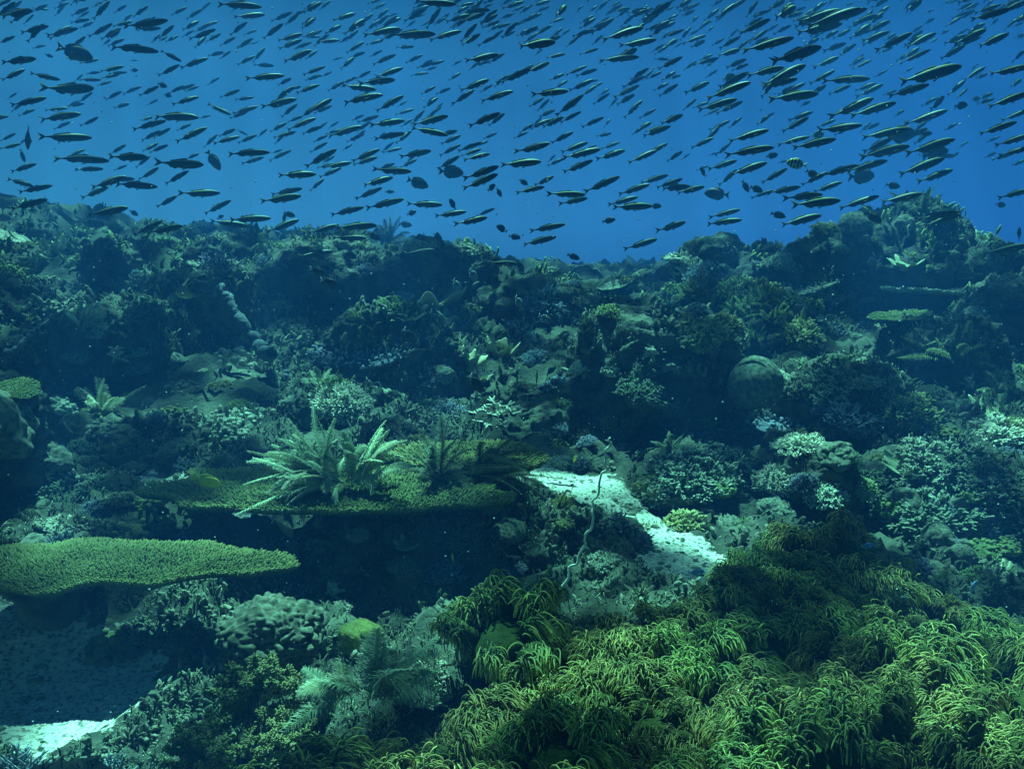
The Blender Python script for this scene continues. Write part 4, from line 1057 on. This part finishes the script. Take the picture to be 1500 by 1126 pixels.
# tail -> head, in 3x enlargements of three 500 px wide pieces of the sky part of the photograph
C1 = "10,70,145,45 140,35,215,45 90,145,215,115 205,160,345,125 390,165,495,105 540,120,740,90 595,132,710,125 475,200,695,225 350,280,435,262 5,275,160,258 5,355,110,305 130,322,265,352 190,390,420,390 45,465,205,430 80,510,155,480 195,485,300,475 300,470,370,455 170,525,355,500 235,570,310,535 355,555,435,515 345,350,445,352 425,378,490,358 440,315,545,292 475,325,560,318 375,325,440,318 570,268,608,265 695,335,790,285 790,300,915,255 710,225,800,272 535,415,620,380 500,475,570,455 665,190,705,150 725,185,785,158 830,175,950,130 865,125,960,95 1025,75,1165,65 950,15,1150,30 1190,95,1285,55 1330,60,1415,10 1070,155,1130,132 1040,215,1100,185 965,260,1015,225 1110,275,1165,210 1115,285,1205,290 1045,310,1060,285 1220,180,1330,150 1330,165,1390,140 1300,215,1370,185 1390,185,1495,178 1250,272,1370,222 1075,345,1250,332 1220,375,1280,345 1330,330,1430,292 1340,355,1405,335 1410,340,1460,315 910,375,965,340 810,402,875,380 965,430,1055,395 1030,440,1115,428 1300,410,1405,372 755,460,875,425 1020,500,1135,468 1145,470,1305,435 1350,495,1460,435 665,510,870,515 875,520,925,508 580,570,730,530 620,530,670,515 770,625,910,560 620,620,705,575 625,665,695,630 165,600,405,605 775,575,840,545 910,455,1015,505 1185,580,1260,540 1260,570,1390,518 1200,605,1300,580 1205,635,1250,590 1045,630,1130,592 1130,605,1175,565 935,630,1055,600 960,600,1035,568 895,650,955,590 1040,570,1090,595 1375,625,1440,595 1360,670,1440,625 1430,590,1500,570 1340,735,1480,655 480,680,555,635 295,690,375,655 225,690,480,705 480,690,650,690 690,715,900,725 815,700,875,675 995,675,1185,668 1060,720,1160,690 1180,705,1280,660 1190,675,1240,658 325,745,455,742 45,755,160,720 0,655,95,632 0,620,70,585 -50,530,40,510 610,790,700,735 725,810,830,750 1220,770,1390,765 1400,780,1500,738 1360,840,1425,785 30,785,145,818 75,845,230,815 400,825,555,775 495,805,690,820 480,790,590,785 360,870,480,820 785,850,970,848 690,910,780,860 1145,885,1325,860 1190,855,1330,828 45,920,210,875 385,945,565,912 585,1035,715,970 640,1025,805,992 895,940,1015,880 920,970,1090,992 1000,965,1190,958 1170,1020,1315,965 1350,1025,1490,988 1310,1120,1465,1105 1430,150,1500,110 500,750,560,725"
C2 = "320,5,505,20 550,50,655,45 95,155,260,125 205,155,415,150 385,175,530,135 20,235,100,185 35,255,105,230 135,285,240,240 145,340,270,300 80,365,240,350 0,375,155,395 0,450,180,415 0,370,65,340 150,490,275,420 240,210,320,205 125,250,180,222 330,300,410,275 300,330,385,320 525,200,610,150 600,200,690,155 610,110,660,65 660,125,690,100 695,85,750,60 540,270,690,240 485,290,530,265 560,310,610,270 470,355,525,320 350,415,415,380 415,415,480,388 520,400,650,350 360,475,425,430 375,515,440,470 485,460,585,395 610,445,755,400 670,385,720,335 700,365,835,300 810,320,915,275 775,205,940,185 850,245,885,215 235,505,320,480 305,550,365,485 310,550,470,510 125,550,280,530 305,560,470,595 435,635,525,595 430,595,510,575 -60,600,90,555 45,530,100,505 70,540,165,510 140,610,280,585 240,630,310,575 175,670,230,625 560,555,700,495 645,555,718,498 430,685,525,635 510,665,620,625 525,685,615,655 540,700,655,675 420,745,520,685 255,690,395,662 45,710,170,655 -80,735,45,715 50,725,160,690 140,745,310,755 160,745,235,718 310,770,345,800 90,815,225,780 60,875,180,825 -50,945,100,910 105,915,275,875 285,895,445,900 540,785,695,730 535,830,690,765 700,725,880,710 410,950,550,930 500,985,645,955 590,950,675,915 -30,1000,155,990 -45,1045,110,1045 275,1115,405,1100 825,1015,985,985 795,1075,945,1040 765,670,920,630 920,630,1020,580 825,560,925,525 880,560,975,515 960,540,1055,490 1055,560,1155,515 940,510,1065,415 1050,425,1125,375 835,415,1000,400 1000,400,1110,350 935,390,995,355 825,470,890,430 860,490,915,435 985,330,1080,290 1030,335,1125,305 1045,240,1130,215 985,210,1050,155 1145,175,1330,120 1215,205,1385,175 1130,265,1310,250 1085,55,1130,25 1175,55,1235,20 1095,150,1200,80 1045,105,1110,70 1225,120,1290,65 1300,65,1360,35 1340,80,1450,10 1375,145,1440,100 1420,95,1480,65 1375,240,1440,200 1375,260,1440,262 1390,305,1500,250 1460,215,1500,185 1340,350,1410,315 1265,355,1350,300 1195,430,1310,375 1235,385,1335,335 1210,460,1290,415 1175,475,1215,430 1105,460,1180,410 1370,400,1440,365 1395,425,1480,370 1240,520,1325,440 1310,520,1385,478 1400,545,1500,505 1320,600,1445,555 1430,710,1500,665 1260,715,1390,660 965,670,1085,625 970,695,1140,655 1140,655,1225,625 1120,700,1250,660 970,760,1105,705 905,730,980,695 770,845,895,820 850,815,935,775 905,850,1075,855 1065,845,1225,775 960,895,1085,870 1170,900,1305,865 1190,910,1365,905 1215,855,1355,810 1310,805,1435,770 1385,825,1500,785 1400,830,1530,818 1385,1015,1515,975 1240,1095,1390,1050"
C3 = "0,190,105,155 0,50,75,15 45,285,160,255 95,300,150,260 160,215,255,160 275,80,330,5 145,80,240,15 245,150,385,85 290,190,375,130 260,225,490,165 385,275,610,205 500,100,700,45 590,110,815,35 490,150,700,105 400,260,560,235 400,150,480,110 620,225,720,190 660,170,740,130 680,245,760,195 780,185,910,140 770,155,860,115 845,225,1010,145 980,210,1115,145 1125,265,1240,200 1190,195,1335,130 1290,210,1430,150 935,270,1010,230 950,280,1090,218 745,305,830,265 580,295,690,250 190,300,280,260 215,310,290,282 150,390,290,318 100,435,300,360 10,410,120,360 0,485,60,435 290,330,450,295 345,380,540,285 345,385,505,345 555,370,670,310 440,415,540,365 380,435,600,410 610,355,825,345 640,415,740,375 755,400,850,365 765,425,885,370 945,365,1225,290 900,425,1085,370 1230,355,1330,295 1340,330,1530,290 1285,345,1340,325 65,485,240,435 145,500,265,445 650,515,845,430 735,510,940,450 1340,470,1530,405 1400,530,1530,480 1300,590,1470,535 970,550,1165,485 115,575,210,530 200,565,260,515 465,530,575,490 435,580,555,515 590,575,790,550 200,620,380,570 145,685,210,630 415,635,560,600 480,650,675,610 185,680,405,645 785,605,1000,565 790,670,925,605 780,690,1000,640 980,675,1200,610 1370,640,1540,590 1385,685,1540,645 110,745,240,705 200,770,370,715 160,815,240,745 345,805,460,740 520,815,640,755 600,775,775,725 715,755,900,705 945,770,1150,695 1030,800,1190,745 370,850,520,820 300,870,400,835 570,845,700,800 450,870,620,855 480,900,695,880 685,915,865,860 870,890,1055,850 115,955,255,920 100,985,260,965 -30,850,95,820 430,990,610,945 1030,965,1220,930 1055,995,1225,940 1385,870,1540,830 1315,1115,1530,1075 1280,60,1400,20 1400,50,1520,5 1440,100,1530,65 1260,90,1440,40"
FISH = []
for s_, x0 in ((C1, 0), (C2, 500), (C3, 1000)):
    for q in s_.split():
        a = [float(w) / 3 for w in q.split(',')]; FISH.append((a[0] + x0, a[1], a[2] + x0, a[3]))
FISH += [(435, 376, 488, 368), (592, 372, 637, 366), (714, 384, 760, 386), (1180, 40, 1262, 12)]
FISH = [f for f in FISH if math.hypot(f[2] - f[0], f[3] - f[1]) > 10]
FISH.sort(key=lambda f: -math.hypot(f[2] - f[0], f[3] - f[1]))
frg = np.random.default_rng(21)
def fish_region(x, y):
    c = ['far left column', 'left column', 'centre-left column', 'centre column', 'centre-right column', 'right column', 'far right column'][int(min(max(x, 0), 1499) // 215)]
    return c
def fish_row(y):
    return 'topmost band' if y < 60 else 'upper band' if y < 120 else 'middle band' if y < 190 else 'lower band' if y < 255 else 'lowest band'
def fish_pts(f):
    x1, y1, x2, y2 = f; s = math.hypot(x2 - x1, y2 - y1)
    small = np.clip((60 - s) / 40, 0, 1)
    yaw = frg.normal() * .25 + small * frg.uniform(.05, .5)
    L = frg.uniform(.26, .32) * (1 + .15 * (s > 68)); Y = F * L * math.cos(yaw) / s
    dy = L * math.sin(yaw) / 2
    return P(x1, y1, Y - dy), P(x2, y2, Y + dy), s
bigmats = None
for i, f in enumerate(FISH[:300]):
    a, b, s = fish_pts(f)
    o = bpy.data.objects.new('slender_fish', SLIMS[int(frg.integers(6))]); COL.objects.link(o)
    o.matrix_world = pose(a, b, frg.normal() * .10 - .12)
    tag(o, None, 'fish', 'slender fish schooling above the reef')
    if s > 55:
        for e in EYE:
            c = bpy.data.objects.new('eye', e); COL.objects.link(c); c.parent = o
    mx, my = (f[0] + f[2]) / 2, (f[1] + f[3]) / 2; an = math.degrees(math.atan2(f[1] - f[3], f[2] - f[0]))
    size = 'large' if s > 56 else 'medium' if s > 38 else 'small'
    tl = 'nose-down' if an < -3 else 'level' if an < 10 else 'gently climbing' if an < 24 else 'steeply climbing'
    later(o, f"{size} {tl} slender fish, {fish_row(my)} of school, {fish_region(mx, my)}", mx)
# the faint rest of the school, farther off and towards the surface
sm = MB(); base = slim(0, 1.0, False); bv = base.v
rest = list(FISH[300:])
for k in range(620):
    x = frg.uniform(-20, 1520); u = frg.random()
    y = frg.uniform(-10, 70) if u < .55 else frg.uniform(0, 250)
    if x < 420 and frg.random() < .6: continue
    l = frg.uniform(15, 30) if frg.random() < .8 else frg.uniform(26, 40); an = math.radians(frg.normal(30, 9))
    rest.append((x, y, x + l * math.cos(an), y - l * math.sin(an)))
for f in rest:
    a, b, s = fish_pts(f); m = np.array(pose(a, b, frg.normal() * .12))
    off = 0
    n0 = sm.n
    vv = np.concatenate(bv); t = np.concatenate(base.t); sm.add(vv @ m[:3, :3].T + m[:3, 3], np.zeros((0, 3), int), t)
    for fa, ma in zip(base.f, base.m):
        sm.f.append((fa + n0).astype(np.int32)); sm.m.append(ma)
sm.f = [f for f in sm.f if len(f)]; sm.m = [m_ for m_ in sm.m if len(m_)]
o = sm.obj('fish_shoal', [M['fus'], M['fin']])
tag(o, 'faint countless slender fish thickening towards the water surface', 'shoal', kind='stuff')

def other(mesh, name, px, py, lpx, ang, L, label=None, group=None, yaw=0.3, cat='fish', roll=0.0, Y=None):
    """one fish centred at a photograph point, lpx long there, heading ang degrees above rightward"""
    Y = Y or F * L * math.cos(yaw) / lpx; L2 = lpx * Y / F / math.cos(yaw); a = math.radians(ang)
    dx, dy = math.cos(a) * lpx / 2, math.sin(a) * lpx / 2; w = L2 * math.sin(yaw) / 2
    o = bpy.data.objects.new(name, mesh); COL.objects.link(o)
    o.matrix_world = pose(P(px - dx, py + dy, Y - w), P(px + dx, py - dy, Y + w), roll); tag(o, label, cat, group)
    if label is None: later(o, {'damselfish': 'small dark oval damselfish ', 'surgeonfish': 'hazy grey oval surgeonfish '}[name] + (
        'over the blue gap' if 830 < px < 1000 and py > 250 else 'near the right pinnacle' if px > 1080 else 'above the middle crest' if px > 430 and py > 200 else 'in the left part of the open water' if px < 600 else 'in the open water'), px)
    return o
GD = 'dark oval damselfish'
for px, py, l, an in [(663, 299, 22, 120), (892, 323, 24, 10), (735, 335, 22, 150), (548, 346, 26, -25), (512, 374, 26, -15), (603, 312, 18, 20), (571, 281, 16, 0), (720, 275, 18, 40), (731, 282, 18, -60), (767, 267, 18, -30),
                      (961, 302, 20, 0), (840, 376, 24, -20), (1140, 315, 28, -15), (1131, 228, 22, 10), (1308, 272, 26, -10), (1408, 155, 24, 10), (1430, 145, 14, 10), (1280, 318, 34, -35), (1030, 252, 20, 120), (1092, 273, 24, -60),
                      (1108, 277, 24, -20), (1190, 255, 26, -30), (1466, 300, 18, -10), (1493, 343, 26, 90), (196, 312, 18, -30), (72, 82, 16, -20), (238, 125, 18, -20), (246, 140, 14, -10), (197, 103, 14, 5), (754, 347, 22, -10), (762, 390, 24, -60),
                      (1000, 430, 16, 10), (1470, 383, 22, 20), (1356, 196, 24, 5), (323, 318, 14, 30), (416, 320, 18, 70), (424, 314, 22, -20)]:
    other(DAMS[0 if l % 4 else 1], 'damselfish', px, py, l * .85, an, .14, group=GD, yaw=float(frg.uniform(-.5, .5)))
for px, py, l, an, q in [(465, 397, 26, -20, 'left of three'), (482, 413, 28, -15, 'lowest of three'), (474, 392, 20, -10, 'topmost of three')]:
    other(DAMSW, 'damselfish', px, py, l, an, .12, f'white-tailed dark damselfish before the left middle crest, {q}', 'white-tailed damselfish', yaw=.2)
for px, py, l, an, lab in [(600, 492, 30, -50, 'white-tailed dark damselfish diving below the dark mound'), (652, 530, 22, -80, 'white-tailed dark damselfish diving beside the leather cups'), (697, 562, 34, -55, 'larger white-tailed fish diving under the leather cups'),
                           (728, 382, 20, -60, 'white-tailed damselfish left of the wispy plume'), (645, 460, 16, -70, 'tiny fish diving at the folded leather coral')]:
    other(DAMSW, 'damselfish', px, py, l, an, .12, lab, 'white-tailed damselfish', yaw=.1)
for px, py, l, an, lab in [(757, 548, 24, -88, 'upright slim dark fish over the broken ledge, leftmost of four'), (786, 556, 26, 88, 'upright slim dark fish over the rock pillar, second of four'), (772, 592, 24, 88, 'upright slim pale fish at the ledge foot, third of four'), (817, 578, 26, 88, 'upright slim pale fish at the pillar edge, rightmost of four')]:
    other(SLIMS[2], 'slim_fish', px, py, l, an, .12, lab, 'slim fish hanging upright over the ledge', yaw=.1, Y=5.4)
for px, py, l, an, L, lab in [(110, 77, 58, -18, .30, 'hazy grey oval surgeonfish at upper left'), (41, 202, 36, -92, .26, 'hazy grey surgeonfish seen nearly end on at far left'), (313, 235, 36, -55, .25, 'hazy surgeonfish diving through the school'),
                              (661, 252, 38, -5, .28, 'hazy oval surgeonfish in mid-water at centre'), (1050, 284, 38, 175, .3, 'hazy oval fish above the crest right of the gap'), (612, 268, 34, -20, .25, 'dark hazy fish trailing a slender one at centre'),
                              (594, 329, 20, -5, .25, 'faint oval fish just above the middle crest'), (1370, 225, 40, 12, .28, 'hazy oval surgeonfish over the right pinnacle'), (1320, 197, 44, 8, .3, 'pale hazy surgeonfish among slender ones at right'),
                              (1262, 258, 40, 3, .3, 'faint long fish above the right pinnacle'), (33, 228, 22, -70, .22, 'faint fish under the end-on surgeonfish')]:
    other(SURG[int(l) % 2], 'surgeonfish', px, py, l, an, L, lab, 'surgeonfish in mid-water', yaw=.4)
for px, py, l, an, lab, yw in [(1167, 240, 32, 170, 'banded damselfish with yellow back near the right pinnacle', .3), (813, 402, 20, 30, 'banded yellow-topped fish beside the blue gap', .3), (693, 403, 22, -60, 'upper banded fish over the dark mound', .2), (669, 418, 22, -60, 'lower banded fish over the dark mound', .2),
                               (760, 443, 22, -60, 'banded fish right of the small bluish dome', .3), (798, 467, 22, -30, 'banded fish against the bluish staghorn thicket', .3), (1068, 114, 20, 20, 'banded fish with yellow marks in the upper school', .3), (1198, 198, 20, 10, 'banded fish among slender fish at right', .3)]:
    other(SERG, 'banded_damselfish', px, py, l, an, .13, lab, 'banded damselfish', yaw=yw)
for px, py, l, an, Y, lab in [(1340, 928, 30, -10, 2.5, 'blurry blue fish over the right green soft coral'), (1412, 1040, 40, 8, 2.0, 'largest pale blue fish low over the green soft coral'), (1243, 1028, 22, -50, 2.1, 'bright blue fish diving into the green soft coral'), (1318, 879, 28, 5, 2.8, 'dull blue fish behind the right green soft coral'),
                              (1271, 799, 20, 5, 3.1, 'bright blue fish above the highest green soft coral'), (990, 940, 32, 170, 2.5, 'grey blue fish in the dark gap of the green soft coral'), (1228, 907, 24, 200, 2.6, 'pale small fish over the middle green soft coral'), (1425, 860, 24, 60, 3.1, 'dull blue fish beside the craggy coral'), (1020, 838, 26, 5, 3.4, 'pale blue fish lying over the sand patch')]:
    other(BLUEF, 'pale_blue_damselfish', px, py, l, an, .09, lab, 'small blue fish over the soft coral', yaw=.3, Y=Y)
other(SLIMS[0], 'dark_wrasse', 1240, 884, 40, 172, .14, 'dark striped slim fish over the right green soft coral', yaw=.1, Y=2.6)
for px, py, l, an, Y, lab in [(303, 704, 46, -18, 3.6, 'yellow tailed fish hovering over the long table coral'), (172, 720, 16, 8, 4.2, 'small yellow fish over the left sand strip'), (332, 521, 8, 60, 6, 'tiny yellow fish on the left middle slope'), (1237, 525, 7, 0, 6, 'tiny yellow fish at right of the green dome'),
                              (842, 672, 12, 70, 5, 'tiny yellow fish near the upper sand channel'), (1044, 547, 14, 60, 6, 'small yellowish fish left of the smooth green dome'), (663, 817, 14, 100, 3.3, 'small yellow fish on the dark rock face')]:
    other(YEL, 'yellow_fish', px, py, l, an, .08, lab, 'yellow fish on the reef', yaw=.2, Y=Y)

# drifting specks in the water
sp = MB(); v, f = ico(1)
for k in range(800):
    px, py, Y = frg.uniform(0, 1500), frg.uniform(0, 1126), frg.uniform(.9, 5) 
    p = P(px, py, Y); g_ = drop(p[0], p[1])
    if g_ is None or p[2] < g_[0][2] + .05: continue
    sp.add(v * frg.uniform(.4, 1.2) * .001 * Y + p, f)
o = sp.obj('drifting_specks', M['snow']); tag(o, 'tiny pale specks drifting in the water', 'specks', kind='stuff')

# ------------------------------------------------------------------ the water itself: even haze round camera and scene
hz = MB()
X0, X1, Y0, Y1, Z0, Z1 = -28.0, 28.0, -4.0, 26.0, float(V[:, 2].min()) - 1.0, 5.6
hv = [(x, y, z) for x in (X0, X1) for y in (Y0, Y1) for z in (Z0, Z1)]
hz.add(hv, [(0, 1, 3, 2), (4, 6, 7, 5), (0, 4, 5, 1), (2, 3, 7, 6), (0, 2, 6, 4), (1, 5, 7, 3)])
hm = bpy.data.materials.new("sea_water_haze"); hm.use_nodes = True
hn = hm.node_tree.nodes; hn.clear()
ho = hn.new("ShaderNodeOutputMaterial"); pv = hn.new("ShaderNodeVolumePrincipled")
pv.inputs["Color"].default_value = (0.036, 0.150, 0.44, 1)
pv.inputs["Absorption Color"].default_value = (0.0, 0.02, 0.10, 1)
pv.inputs["Density"].default_value = 0.064
pv.inputs["Anisotropy"].default_value = 0.0
hm.node_tree.links.new(pv.outputs[0], ho.inputs["Volume"])
h = hz.obj('haze', hm, smooth=False)
tag(h, kind='stuff')
finish_labels()
